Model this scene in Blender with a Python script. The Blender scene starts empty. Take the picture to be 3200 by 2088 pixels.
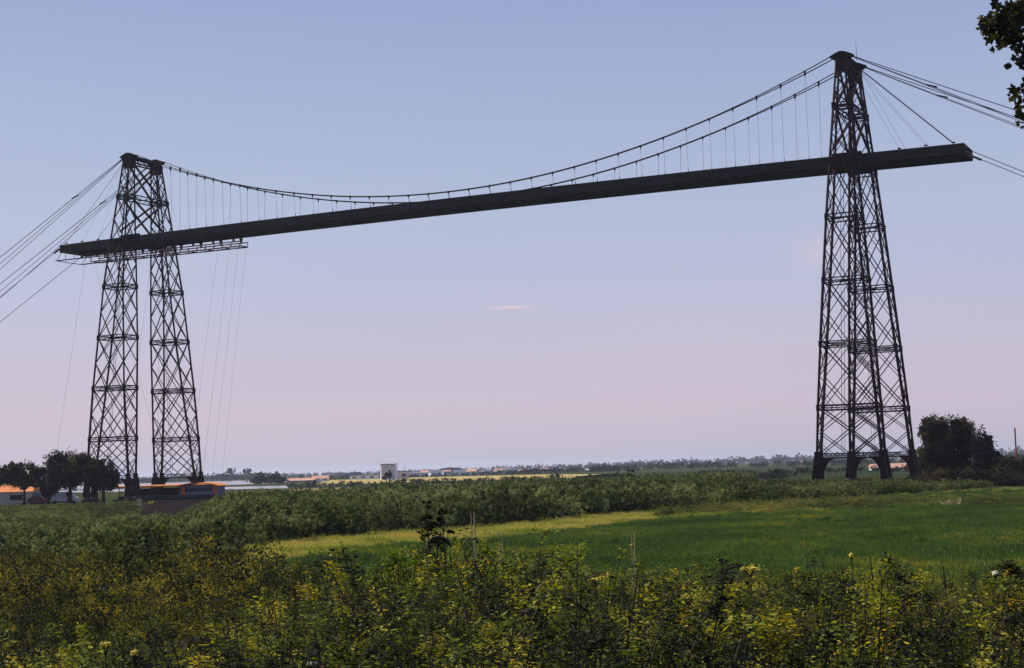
import bpy, math, random
import numpy as np
from mathutils import Vector, Matrix
random.seed(7)
rng = np.random.default_rng(11)
C = bpy.context.scene.collection
R = math.radians

# ---------------------------------------------------------------- camera
CAM = np.array([199.537, -245.836, 3.992])
YAW, PITCH, ROLL, FPX = -0.45424, 0.084496, -0.029123, 4980.62      # FPX is the focal length for a 3200 px wide frame
def cam_axes():
    f = np.array([math.sin(YAW)*math.cos(PITCH), math.cos(YAW)*math.cos(PITCH), math.sin(PITCH)])
    rt = np.array([math.cos(YAW), -math.sin(YAW), 0.]); up = np.cross(rt, f)
    return rt*math.cos(ROLL)+up*math.sin(ROLL), -rt*math.sin(ROLL)+up*math.cos(ROLL), f
AR, AU, AF = cam_axes()
def ray(x, y):
    return AF + AR*(x-1600)/FPX - AU*(y-1044)/FPX
def at(x, y, d):                       # world point seen in direction (x, y) at horizontal distance d
    r = ray(x, y); return CAM + r*(d/math.hypot(r[0], r[1]))
def hor_y(x):                          # height of the horizon in column x
    return 1466 - (x-1600)*0.0291
def polar(x, d, z=0.):                 # ground position in column x at distance d
    p = at(x, hor_y(x), d); return np.array([p[0], p[1], z])
def to_xd(P):
    d = P[:, :2]-CAM[:2]; ang = np.arctan2(d[:, 0], d[:, 1])
    s = np.hypot(d[:, 0], d[:, 1])
    return 1600 + FPX*np.tan(ang-YAW), s

# ---------------------------------------------------------------- helpers
class MB:
    def __init__(s): s.v = []; s.f = []; s.m = []
    def box(s, lo, hi, m=0):
        b = len(s.v); x0, y0, z0 = lo; x1, y1, z1 = hi
        s.v += [(x0,y0,z0),(x1,y0,z0),(x1,y1,z0),(x0,y1,z0),(x0,y0,z1),(x1,y0,z1),(x1,y1,z1),(x0,y1,z1)]
        for q in ((0,3,2,1),(4,5,6,7),(0,1,5,4),(1,2,6,5),(2,3,7,6),(3,0,4,7)): s.f.append(tuple(b+i for i in q)); s.m.append(m)
    def bar(s, a, b, w, h=None, w2=None, m=0):
        h = h or w; a = Vector(a); b = Vector(b); d = (b-a).normalized()
        r = d.cross(Vector((0,0,1)))
        if r.length < 1e-3: r = Vector((1,0,0))
        r.normalize(); u = r.cross(d); k = len(s.v); k2 = (w2/w) if w2 else 1
        for p, q in ((a,1),(b,k2)):
            for i, j in ((-1,-1),(1,-1),(1,1),(-1,1)): s.v.append(tuple(p+r*(i*w/2*q)+u*(j*h/2*q)))
        for q in ((0,1,2,3),(7,6,5,4),(0,4,5,1),(1,5,6,2),(2,6,7,3),(3,7,4,0)): s.f.append(tuple(k+i for i in q)); s.m.append(m)
    def tube(s, pts, rad, n=6, m=0):
        pts = [Vector(p) for p in pts]
        if not hasattr(rad, '__len__'): rad = [rad]*len(pts)
        k = len(s.v)
        for i, p in enumerate(pts):
            d = (pts[min(i+1, len(pts)-1)]-pts[max(i-1, 0)]).normalized()
            r = d.cross(Vector((0.03,0.02,1)));
            if r.length < 1e-3: r = Vector((1,0,0))
            r.normalize(); u = r.cross(d)
            for j in range(n):
                a = 2*math.pi*j/n; s.v.append(tuple(p+r*(math.cos(a)*rad[i])+u*(math.sin(a)*rad[i])))
        for i in range(len(pts)-1):
            for j in range(n):
                s.f.append((k+i*n+j, k+i*n+(j+1)%n, k+(i+1)*n+(j+1)%n, k+(i+1)*n+j)); s.m.append(m)
        s.f.append(tuple(k+j for j in reversed(range(n)))); s.m.append(m)
        s.f.append(tuple(k+(len(pts)-1)*n+j for j in range(n))); s.m.append(m)
    def poly(s, pts, m=0):
        k = len(s.v); s.v += [tuple(p) for p in pts]; s.f.append(tuple(range(k, k+len(pts)))); s.m.append(m)
    def prism(s, pts, off, m=0):
        k = len(s.v); n = len(pts); off = Vector(off)
        s.v += [tuple(p) for p in pts]+[tuple(Vector(p)+off) for p in pts]
        s.f.append(tuple(range(k+n-1, k-1, -1))); s.f.append(tuple(range(k+n, k+2*n))); s.m += [m, m]
        for i in range(n): s.f.append((k+i, k+(i+1)%n, k+n+(i+1)%n, k+n+i)); s.m.append(m)
    def build(s, name, mat, parent=None, loc=None, smooth=False):
        me = bpy.data.meshes.new(name); me.from_pydata(s.v, [], s.f)
        mats = mat if isinstance(mat, (list, tuple)) else [mat]
        for q in mats: me.materials.append(q)
        if len(mats) > 1: me.polygons.foreach_set('material_index', s.m)
        if smooth: me.shade_smooth()
        me.update()
        return link(name, me, parent, loc)
def link(name, me, parent=None, loc=None):
    o = bpy.data.objects.new(name, me); C.objects.link(o)
    if loc is not None: o.location = loc
    if parent is not None: o.parent = parent
    return o
def tag(o, label=None, cat=None, group=None, kind=None):
    if label: o['label'] = label
    if cat: o['category'] = cat
    if group: o['group'] = group
    if kind: o['kind'] = kind
    return o
def thing(name, label, cat, loc=(0,0,0), group=None):
    o = bpy.data.objects.new(name, None); C.objects.link(o); o.location = loc
    return tag(o, label, cat, group)
def copy_tree(o, parent=None):
    c = o.copy(); C.objects.link(c); c.parent = parent
    for ch in list(o.children): copy_tree(ch, c)
    return c

# ---------------------------------------------------------------- materials
def new_mat(name):
    m = bpy.data.materials.new(name); m.use_nodes = True; nt = m.node_tree; nt.nodes.clear()
    return m, nt, nt.nodes.new, nt.links.new
def ramp_node(N, stops):
    r = N('ShaderNodeValToRGB'); e = r.color_ramp.elements
    while len(e) < len(stops): e.new(0.5)
    for q, (p, c) in zip(e, stops): q.position = p; q.color = (*c, 1)
    return r
def surf(name, stops, scale=1., rough=.7, metal=0., bump=0., detail=6., stretch=(1,1,1), spec=.3):
    m, nt, N, L = new_mat(name)
    o = N('ShaderNodeOutputMaterial'); b = N('ShaderNodeBsdfPrincipled'); L(b.outputs[0], o.inputs[0])
    g = N('ShaderNodeNewGeometry'); mp = N('ShaderNodeMapping'); mp.inputs['Scale'].default_value = stretch
    L(g.outputs['Position'], mp.inputs[0])
    n = N('ShaderNodeTexNoise'); n.inputs['Scale'].default_value = scale; n.inputs['Detail'].default_value = detail
    n.inputs['Roughness'].default_value = .65
    L(mp.outputs[0], n.inputs['Vector']); r = ramp_node(N, stops); L(n.outputs['Fac'], r.inputs[0]); L(r.outputs[0], b.inputs['Base Color'])
    b.inputs['Roughness'].default_value = rough; b.inputs['Metallic'].default_value = metal; b.inputs['Specular IOR Level'].default_value = spec
    if bump:
        bp = N('ShaderNodeBump'); bp.inputs['Strength'].default_value = bump; bp.inputs['Distance'].default_value = .05
        L(n.outputs['Fac'], bp.inputs['Height']); L(bp.outputs[0], b.inputs['Normal'])
    return m
def leaf_mat(name, cols, patch=.15, trans=.35, tk=.55, nk=2.2):
    """leaf: colour by the per-leaf tint attribute, drifting over the site with a world-space noise"""
    m, nt, N, L = new_mat(name)
    o = N('ShaderNodeOutputMaterial')
    at_ = N('ShaderNodeAttribute'); at_.attribute_name = 'tint'
    g = N('ShaderNodeNewGeometry'); n = N('ShaderNodeTexNoise'); n.inputs['Scale'].default_value = patch; n.inputs['Detail'].default_value = 3
    L(g.outputs['Position'], n.inputs['Vector'])
    a = N('ShaderNodeMath'); a.operation = 'MULTIPLY_ADD'; a.inputs[1].default_value = nk; a.inputs[2].default_value = -.5*nk+.25+(.55-tk)*.5
    L(n.outputs['Fac'], a.inputs[0])
    s = N('ShaderNodeMath'); s.operation = 'MULTIPLY_ADD'; s.inputs[1].default_value = tk; L(at_.outputs['Fac'], s.inputs[0]); L(a.outputs[0], s.inputs[2])
    r = ramp_node(N, cols); L(s.outputs[0], r.inputs[0])
    d = N('ShaderNodeBsdfDiffuse'); t = N('ShaderNodeBsdfTranslucent'); gl = N('ShaderNodeBsdfGlossy'); gl.inputs['Roughness'].default_value = .6
    L(r.outputs[0], d.inputs[0])
    hs = N('ShaderNodeHueSaturation'); hs.inputs['Hue'].default_value = .485; hs.inputs['Saturation'].default_value = 1.15; hs.inputs['Value'].default_value = 1.5
    L(r.outputs[0], hs.inputs['Color']); L(hs.outputs[0], t.inputs[0])
    m1 = N('ShaderNodeMixShader'); m1.inputs[0].default_value = trans; L(d.outputs[0], m1.inputs[1]); L(t.outputs[0], m1.inputs[2])
    m2 = N('ShaderNodeMixShader'); m2.inputs[0].default_value = .012; L(m1.outputs[0], m2.inputs[1]); L(gl.outputs[0], m2.inputs[2])
    gl.inputs[0].default_value = (.8,.8,.8,1)
    L(m2.outputs[0], o.inputs[0]); return m

M = {}
M['steel'] = surf('steel_paint', [(0.3,(.010,.003,.006)),(.55,(.021,.006,.011)),(.72,(.085,.014,.016))], .9, .75, .0, spec=.08)
M['deck'] = surf('girder_paint', [(0.3,(.024,.018,.020)),(.6,(.036,.027,.029)),(.8,(.06,.042,.04))], .35, .75, 0, stretch=(.3,1,1.5), spec=.12)
M['cable'] = surf('cable_steel', [(0.3,(.014,.008,.013)),(.7,(.032,.018,.024))], 2., .7, spec=.15)
M['stone'] = surf('pier_masonry', [(0.3,(.02,.018,.018)),(.5,(.05,.045,.042)),(.75,(.10,.09,.08))], .9, .9, bump=.4)
M['orange'] = surf('orange_roof', [(0.3,(.72,.20,.035)),(.6,(.82,.27,.05)),(.8,(.6,.17,.04))], .6, .6, stretch=(1,1,1))
M['redpaint'] = surf('red_orange_paint', [(0.3,(.55,.09,.02)),(.7,(.68,.13,.03))], 1.5, .5)
M['plaster'] = surf('pale_plaster', [(0.3,(.42,.36,.34)),(.7,(.52,.46,.43))], .5, .9)
M['white'] = surf('white_paint', [(0.3,(.70,.70,.72)),(.7,(.8,.8,.8))], .2, .7)
M['greyroof'] = surf('grey_roofing', [(0.3,(.12,.12,.16)),(.7,(.2,.2,.25))], .3, .7)
M['salmon'] = surf('salmon_tile', [(0.3,(.55,.28,.2)),(.7,(.68,.40,.30))], .2, .8)
M['dark'] = surf('dark_recess', [(0.3,(.02,.02,.025)),(.7,(.04,.035,.04))], .5, .4)
M['bark'] = surf('bark', [(0.3,(.03,.022,.016)),(.7,(.07,.052,.04))], 3., .95, bump=.4)
M['straw'] = surf('dry_stem', [(0.3,(.30,.22,.10)),(.7,(.50,.40,.20))], 8., .8)
M['flower'] = surf('yellow_flower', [(0.3,(.60,.44,.03)),(.7,(.80,.64,.08))], 20., .8)
M['whiteflower'] = surf('cream_flower', [(0.3,(.72,.68,.40)),(.7,(.85,.82,.62))], 20., .8)
M['deadleaf'] = surf('dead_brown_stem', [(0.3,(.012,.010,.009)),(.7,(.035,.025,.018))], 12., .8)
M['rust'] = surf('red_brown_paint', [(0.3,(.28,.07,.04)),(.7,(.38,.12,.07))], 2., .7)
M['post'] = surf('weathered_timber', [(0.3,(.34,.26,.15)),(.7,(.5,.4,.24))], 2., .9)
M['gravel'] = surf('pale_gravel', [(0.3,(.30,.24,.22)),(.6,(.45,.37,.34)),(.8,(.6,.5,.46))], .4, .95, spec=0.)
M['ramp'] = surf('dark_wet_ramp', [(0.3,(.012,.009,.011)),(.7,(.030,.022,.025))], .4, 1., bump=.3, spec=0.)
M['sign'] = surf('yellow_sign_paint', [(0.3,(.7,.6,.03)),(.7,(.75,.65,.05))], 1., .6)
M['tarp'] = surf('blue_sheet', [(0.3,(.12,.28,.45)),(.7,(.2,.4,.55))], 1., .6)
# ground
def ground_mat(name, a, b_, c, s1=.02, s2=.5, stretch=(1,1,1)):
    m, nt, N, L = new_mat(name)
    o = N('ShaderNodeOutputMaterial'); b = N('ShaderNodeBsdfPrincipled'); L(b.outputs[0], o.inputs[0]); b.inputs['Roughness'].default_value = .95
    b.inputs['Specular IOR Level'].default_value = 0.
    g = N('ShaderNodeNewGeometry'); rot = N('ShaderNodeMapping'); rot.inputs['Rotation'].default_value = (0,0,YAW+.1); L(g.outputs['Position'], rot.inputs[0])
    mp = N('ShaderNodeMapping'); mp.inputs['Scale'].default_value = stretch; L(rot.outputs[0], mp.inputs[0])
    n1 = N('ShaderNodeTexNoise'); n1.inputs['Scale'].default_value = s1; n1.inputs['Detail'].default_value = 5; L(mp.outputs[0], n1.inputs['Vector'])
    n2 = N('ShaderNodeTexNoise'); n2.inputs['Scale'].default_value = s2; n2.inputs['Detail'].default_value = 8; L(mp.outputs[0], n2.inputs['Vector'])
    mx = N('ShaderNodeMix'); mx.data_type = 'FLOAT'; mx.inputs[0].default_value = .45; L(n1.outputs[0], mx.inputs[2]); L(n2.outputs[0], mx.inputs[3])
    r = ramp_node(N, [(.36,a),(.5,b_),(.64,c)]); L(mx.outputs[0], r.inputs[0]); L(r.outputs[0], b.inputs['Base Color'])
    return m
M['ground'] = ground_mat('rough_ground', (.03,.038,.016), (.045,.06,.022), (.09,.085,.035), .008, .2)
M['meadow'] = ground_mat('meadow_turf', (.018,.034,.012), (.03,.055,.016), (.06,.075,.02), .05, .6, (.35,1.6,1))
M['drygrass'] = ground_mat('dry_grass_ground', (.12,.14,.03), (.22,.22,.05), (.32,.30,.09), .1, 1.)
M['strawfield'] = ground_mat('stubble_field', (.34,.27,.10), (.42,.33,.13), (.5,.4,.17), .01, .2)
M['brownfield'] = ground_mat('brown_field', (.16,.12,.06), (.22,.17,.08), (.26,.21,.09), .01, .2)
M['darkfield'] = ground_mat('dark_green_field', (.02,.035,.022), (.035,.05,.03), (.05,.065,.03), .01, .2)
m, nt, N, L = new_mat('river_water'); M['water'] = m
o_ = N('ShaderNodeOutputMaterial'); b = N('ShaderNodeBsdfPrincipled'); L(b.outputs[0], o_.inputs[0])
b.inputs['Base Color'].default_value = (.22,.25,.28,1); b.inputs['Roughness'].default_value = .12; b.inputs['IOR'].default_value = 1.33
g = N('ShaderNodeNewGeometry'); n = N('ShaderNodeTexNoise'); n.inputs['Scale'].default_value = .6; n.inputs['Detail'].default_value = 4; L(g.outputs['Position'], n.inputs['Vector'])
bp = N('ShaderNodeBump'); bp.inputs['Strength'].default_value = .25; bp.inputs['Distance'].default_value = .1; L(n.outputs[0], bp.inputs['Height']); L(bp.outputs[0], b.inputs['Normal'])
# leaves
M['leaf_thicket'] = leaf_mat('thicket_leaves', [(0,(.026,.026,.010)),(.28,(.050,.068,.020)),(.52,(.090,.116,.034)),(.78,(.18,.225,.085)),(1,(.30,.30,.12))], .10, .30, .85, 1.9)
M['leaf_dark'] = leaf_mat('dark_tree_leaves', [(0,(.008,.008,.007)),(.6,(.018,.017,.011)),(1,(.11,.085,.022))], .3, .22)  # bright end stop puts the sunlit crown rim into the leaf colour
M['leaf_weed'] = leaf_mat('weed_leaves', [(0,(.005,.006,.006)),(.44,(.013,.017,.009)),(.60,(.042,.060,.015)),(.78,(.13,.16,.022)),(.93,(.34,.36,.045)),(1,(.50,.38,.035))], 2.0, .34, .80, 2.0)  # near-black stops paint in the shaded gaps between the weeds
M['leaf_brush'] = leaf_mat('brush_leaves', [(0,(.007,.007,.007)),(.46,(.020,.023,.011)),(.68,(.060,.068,.018)),(.88,(.20,.19,.032)),(1,(.36,.27,.035))], .9, .32, .8, 1.9)
M['leaf_yellow'] = leaf_mat('dry_grass_blades', [(0,(.09,.13,.02)),(.35,(.22,.25,.05)),(.65,(.38,.37,.10)),(1,(.40,.31,.10))], .16, .4)
M['leaf_meadow'] = leaf_mat('meadow_blades', [(0,(.028,.052,.016)),(.45,(.050,.100,.024)),(.75,(.078,.130,.03)),(.92,(.15,.16,.03)),(1,(.26,.24,.04))], .12, .4, .45, 2.0)
M['leaf_far'] = leaf_mat('far_tree_leaves', [(0,(.020,.022,.022)),(.5,(.035,.040,.032)),(1,(.06,.062,.045))], .01, .2)
M['leaf_yellowbush'] = leaf_mat('olive_bush_leaves', [(0,(.05,.045,.02)),(.4,(.085,.10,.028)),(.7,(.16,.18,.045)),(1,(.24,.22,.06))], .12, .3)
M['leaf_lime'] = leaf_mat('lime_leaves', [(0,(.020,.040,.010)),(.45,(.07,.13,.016)),(.75,(.14,.22,.02)),(1,(.28,.32,.03))], 1., .5)
M['leaf_weeddark'] = leaf_mat('dark_weed_leaves', [(0,(.008,.010,.008)),(.6,(.018,.024,.012)),(.9,(.05,.075,.02)),(1,(.16,.20,.03))], 1.5, .3)
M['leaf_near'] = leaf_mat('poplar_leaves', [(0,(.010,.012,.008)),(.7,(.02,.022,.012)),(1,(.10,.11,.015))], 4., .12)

# ---------------------------------------------------------------- leaf clouds
def quad_mesh(name, P, D, Nn, ln, wd, tint, mat, extra=None):
    """one rhombic leaf per row of P: centre P, long axis D, normal Nn"""
    n = len(P); D = D/np.linalg.norm(D, axis=1, keepdims=True)
    S = np.cross(D, Nn); S /= np.maximum(np.linalg.norm(S, axis=1, keepdims=True), 1e-6)
    ln = np.broadcast_to(ln, (n,))[:, None]/2; wd = np.broadcast_to(wd, (n,))[:, None]/2
    V = np.stack([P-D*ln, P+S*wd-D*ln*.1, P+D*ln, P-S*wd-D*ln*.1], 1).reshape(-1, 3)
    F = np.arange(4*n).reshape(n, 4)
    verts = V; nv = len(V); me = bpy.data.meshes.new(name)
    ev, ef = ([], []) if extra is None else (extra.v, extra.f)
    me.from_pydata(np.concatenate([V, np.array(ev).reshape(-1, 3)]).tolist() if ev else V.tolist(), [],
                   F.tolist()+[tuple(i+nv for i in f) for f in ef])
    a = me.attributes.new('tint', 'FLOAT', 'FACE'); t = np.concatenate([np.broadcast_to(tint, (n,)), np.zeros(len(ef))]).astype(np.float32)
    a.data.foreach_set('value', t)
    me.materials.append(mat)
    if extra is not None:
        me.materials.append(M['bark']); mi = np.zeros(n+len(ef), dtype=np.int32); mi[n:] = 1
        me.polygons.foreach_set('material_index', mi)
    me.update(); return me
def rand_dirs(n, up=0.):
    d = rng.normal(size=(n, 3)); d[:, 2] += up; return d/np.linalg.norm(d, axis=1, keepdims=True)
def crown_points(n, lobes, shell=.55):
    """n points in the outer part of a union of lobes (cx,cy,cz,rx,ry,rz), grouped in leafy clumps"""
    L_ = np.array(lobes, float); w = L_[:, 3]*L_[:, 4]*L_[:, 5]; w = w**(2/3); w /= w.sum()
    nc = max(8, n//28); k = rng.choice(len(L_), nc, p=w); dd = rand_dirs(nc)
    rr = (shell+(1-shell)*rng.random(nc)**.6)*rng.uniform(.86, 1.08, nc)
    c = L_[k, :3]+dd*rr[:, None]*L_[k, 3:]
    j = rng.integers(0, nc, n); cs = rng.uniform(.10, .24, nc)*L_[k, 3:].mean(1)
    return c[j]+rng.normal(size=(n, 3))*cs[j][:, None]*.62, (rng.random(nc)*.72)[j]+rng.random(n)*.28
def make_bush(name, h, w, n, ls, mat, lobes=5, up=.3, rad=.42):
    lb = [(rng.normal()*w*.24, rng.normal()*w*.24, h*rng.uniform(.3,.72), w*rng.uniform(.5,1.)*rad, w*rng.uniform(.5,1.)*rad, h*rng.uniform(.2,.4)) for _ in range(lobes)]
    P, t = crown_points(n, lb, .35); P[:, 2] = np.abs(P[:, 2])
    mb = MB()
    for q in lb[:4]: mb.tube([(0,0,0),(q[0]*.5,q[1]*.5,q[2]*.5),(q[0],q[1],q[2])],[.05*h/2.5,.035*h/2.5,.015],4)
    return quad_mesh(name, P, rand_dirs(n, up), rand_dirs(n), ls*rng.uniform(.7,1.4,n), ls*.55*rng.uniform(.7,1.4,n), t, mat, mb)
def make_weed(name, h, stems, per, ls, mat, spread=.22):
    P = []; D = []; mb = MB(); t = []
    for s in range(stems):
        a = rng.uniform(0, 6.28); r0 = rng.uniform(0, .12); lean = rng.uniform(.02, spread); hh = h*rng.uniform(.55, 1.)
        base = np.array([math.cos(a)*r0, math.sin(a)*r0, 0]); dr = np.array([math.cos(a), math.sin(a), 0])
        pt = lambda u: base+dr*lean*u*u*1.4+np.array([0,0,hh*u])
        mb.tube([tuple(pt(u)) for u in (0,.35,.7,1)], [.0042,.0036,.0028,.0015], 3)
        tt = rng.random()*.7
        br = rng.integers(5, 9)
        for b in range(br):
            ub = rng.uniform(.2, 1.); ba = rng.uniform(0, 6.28); bl = rng.uniform(.05, .17)*(1.25-ub); bd = np.array([math.cos(ba), math.sin(ba), rng.uniform(.2,.9)])
            p0 = pt(ub); mb.tube([tuple(p0), tuple(p0+bd*bl*1.5)], [.0022,.0011], 3)
            for q in range(per):
                u = rng.random(); p = p0+bd*bl*1.5*u+rng.normal(size=3)*.020
                P.append(p); d = rng.normal(size=3)*.6+bd*.6; d[2] *= .22; D.append(d); t.append(tt+rng.random()*.3)
    P = np.array(P); D = np.array(D); n = len(P)
    Nn = rng.normal(size=(n, 3))*.38; Nn[:, 2] += 1.
    return quad_mesh(name, P, D, Nn, ls*rng.uniform(.6,1.6,n), ls*.42*rng.uniform(.6,1.5,n), np.array(t), mat, mb)
def make_tuft(name, size, h, n, wd, mat):
    P = np.zeros((n, 3)); P[:, :2] = rng.uniform(-size/2, size/2, (n, 2)); hh = h*rng.uniform(.4, 1.1, n)
    D = rng.normal(size=(n, 3))*.28; D[:, 2] = 1; D /= np.linalg.norm(D, axis=1, keepdims=True)
    Q = P+D*hh[:, None]/2
    return quad_mesh(name, Q, D, rand_dirs(n), hh, wd*rng.uniform(.6,1.5,n), rng.random(n), mat)

def scatter(name, meshes, P, scl, label, cat, tilt=.12, parent=None):
    """one ground-cover object: a point cloud that carries copies of the given meshes"""
    col = bpy.data.collections.new(name+'_sources')
    for i, me in enumerate(meshes): col.objects.link(bpy.data.objects.new('%s_kind_%02d' % (name, i), me))
    n = len(P); me = bpy.data.meshes.new(name); me.from_pydata(P.tolist(), [], [])
    rt = np.stack([rng.normal(size=n)*tilt, rng.normal(size=n)*tilt, rng.uniform(0, 6.28, n)], 1)
    a = me.attributes.new('rot', 'FLOAT_VECTOR', 'POINT'); a.data.foreach_set('vector', rt.astype(np.float32).ravel())
    sc = np.asarray(scl); sc = np.repeat(sc[:, None], 3, 1) if sc.ndim == 1 else sc
    a = me.attributes.new('scl', 'FLOAT_VECTOR', 'POINT'); a.data.foreach_set('vector', sc.astype(np.float32).ravel())
    a = me.attributes.new('idx', 'INT', 'POINT'); a.data.foreach_set('value', rng.integers(0, len(meshes), n).astype(np.int32))
    o = link(name, me, parent)
    ng = bpy.data.node_groups.new(name, 'GeometryNodeTree')
    ng.interface.new_socket('Geometry', in_out='INPUT', socket_type='NodeSocketGeometry')
    ng.interface.new_socket('Geometry', in_out='OUTPUT', socket_type='NodeSocketGeometry')
    N = ng.nodes.new; L = ng.links.new
    gi = N('NodeGroupInput'); go = N('NodeGroupOutput'); ip = N('GeometryNodeInstanceOnPoints'); ci = N('GeometryNodeCollectionInfo')
    ci.inputs['Collection'].default_value = col; ci.inputs['Separate Children'].default_value = True; ci.inputs['Reset Children'].default_value = True
    def na(nm, ty):
        q = N('GeometryNodeInputNamedAttribute'); q.data_type = ty; q.inputs['Name'].default_value = nm; return q.outputs[0]
    L(gi.outputs[0], ip.inputs['Points']); L(ci.outputs[0], ip.inputs['Instance']); ip.inputs['Pick Instance'].default_value = True
    L(na('idx','INT'), ip.inputs['Instance Index']); L(na('scl','FLOAT_VECTOR'), ip.inputs['Scale'])
    er = N('FunctionNodeEulerToRotation'); L(na('rot','FLOAT_VECTOR'), er.inputs[0]); L(er.outputs[0], ip.inputs['Rotation'])
    L(ip.outputs[0], go.inputs[0])
    md = o.modifiers.new('scatter', 'NODES'); md.node_group = ng
    return tag(o, label, cat, kind='stuff')

# ---------------------------------------------------------------- terrain
FD = np.array([math.sin(YAW), math.cos(YAW)]); RD = np.array([math.cos(YAW), -math.sin(YAW)])
def dike(x, y):
    s = (x-CAM[0])*FD[0]+(y-CAM[1])*FD[1]
    t = np.clip((s-9)/19., 0, 1); b = np.clip((s+30)/22., 0, 1)
    return 2.45*(1-t*t*(3-2*t))*(b*b*(3-2*b))
xs = np.concatenate([[-10000,-5000,-2500,-1200,-600,-300,-150,-80,-50], np.arange(-40, 41, 2.), [50,80,150,300,600,1200,2500,5000,10000]])
ss = np.concatenate([[-10000,-4000,-1000,-200,-60], np.arange(-34, 40, 1.5), [45,60,90,150,250,400,700,1200,2500,5000,10000]])
mb = MB(); nx = len(xs)
for s in ss:
    for x in xs:
        p = CAM[:2]+FD*s+RD*x; z = float(dike(p[0], p[1]))
        if z > .3: z += .05*math.sin(p[0]*1.7)*math.cos(p[1]*1.3)
        mb.v.append((p[0], p[1], z))
for j in range(len(ss)-1):
    for i in range(nx-1): mb.f.append((j*nx+i, j*nx+i+1, (j+1)*nx+i+1, (j+1)*nx+i)); mb.m.append(0)
tag(mb.build('ground', M['ground'], smooth=True), 'flat rough green marsh ground with a low dike in the foreground', 'ground', kind='structure')
def sheet(name, pts, z, mat, label):
    mb = MB(); P = [(p[0], p[1], z) for p in pts]; mb.poly(P); o = mb.build(name, mat)
    return tag(o, label, 'field' if 'river' not in name else 'river', kind='structure')
def edge(x):  return np.interp(x, [-400,450,620,720,1000,1200,1600,2100,2300,2700,2900,3050,3400],[61,62,72,87,94,99,110,135,143,163,178,190,190])
def fringe(x): return np.interp(x, [-400,600,820,1180,1600,1740,2100,2400,2900,3400],[70,70,74,86,93,98,117,124,128,120])
xx = list(range(860, 3500, 80))
sheet('meadow', [polar(x, 29) for x in xx]+[polar(x, float(fringe(x))) for x in reversed(xx)], .03, M['meadow'], 'smooth dark green mown meadow')
xv = [x for x in xx if x < 2480]
sheet('grass_verge', [polar(x, float(fringe(x))) for x in xv]+[polar(x, float(edge(x))+3) for x in reversed(xv)], .04, M['drygrass'], 'yellow dry grass verge between meadow and thicket')
sheet('meadow', [polar(x, d) for x, d in ((2470,126),(2900,127.5),(3400,120),(3500,195),(2990,190),(2850,172),(2470,150))], .05, M['meadow'], 'bright green meadow strip beside the dark tree')
sheet('stubble_field', [polar(x, d) for x, d in ((980,640),(1500,640),(1900,560),(1950,780),(1700,1000),(1300,1150),(1020,1100))], .03, M['strawfield'], 'yellow stubble field far behind the thicket')
sheet('dark_field', [polar(x, d) for x, d in ((900,470),(1600,480),(1650,640),(1300,635),(900,640))], .05, M['darkfield'], 'dark green strip in front of the yellow field')
sheet('brown_field', [polar(x, d) for x, d in ((900,330),(1700,340),(1700,480),(900,470))], .06, M['brownfield'], 'brown field strip behind the thicket')
sheet('pasture', [polar(x, d) for x, d in ((1750,300),(2900,290),(2950,900),(1950,1000),(1800,700))], .03, M['darkfield'], 'dull green pasture behind the river bank')
sheet('gravel_bank', [polar(x, d) for x, d in ((2090,295),(2260,285),(2400,310),(2390,345),(2100,345))], .09, M['gravel'], 'pale pinkish gravel bank of the river')
# river: passes under the span and bends away behind the left tower
sheet('river', [(40,-170),(58,-170),(60,-20),(84,60),(84,120),(40,200),(-60,260),(-300,330),(-700,420),(-700,330),(-300,250),(-60,170),(30,80),(40,-20)], .02, M['water'], 'pale river under the bridge bending away to the left')
# quay ramp below the left tower
mb = MB(); mb.prism([(0,-75,0),(34,-75,0),(27,-7.5,0),(0,-7.5,0)], (0,0,.12)); mb.prism([(-2,-7.4,0),(24,-7.4,0),(24,7,0),(-2,7,0)], (0,0,.35))
tag(mb.build('quay_ramp', M['ramp']), 'dark wet landing ramp under the left tower', 'ramp', kind='structure')

sheet('mud_bank', [polar(x, d) for x, d in ((436,150),(560,150),(640,170),(760,262),(700,285),(436,262))], .06, M['ramp'], 'dark mud bank below the landing ramp')
sheet('river_reach', [polar(x, d) for x, d in ((120,860),(860,860),(910,1100),(860,1900),(60,1900))], .04, M['water'], 'pale far reach of the river behind the left tower')
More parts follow.
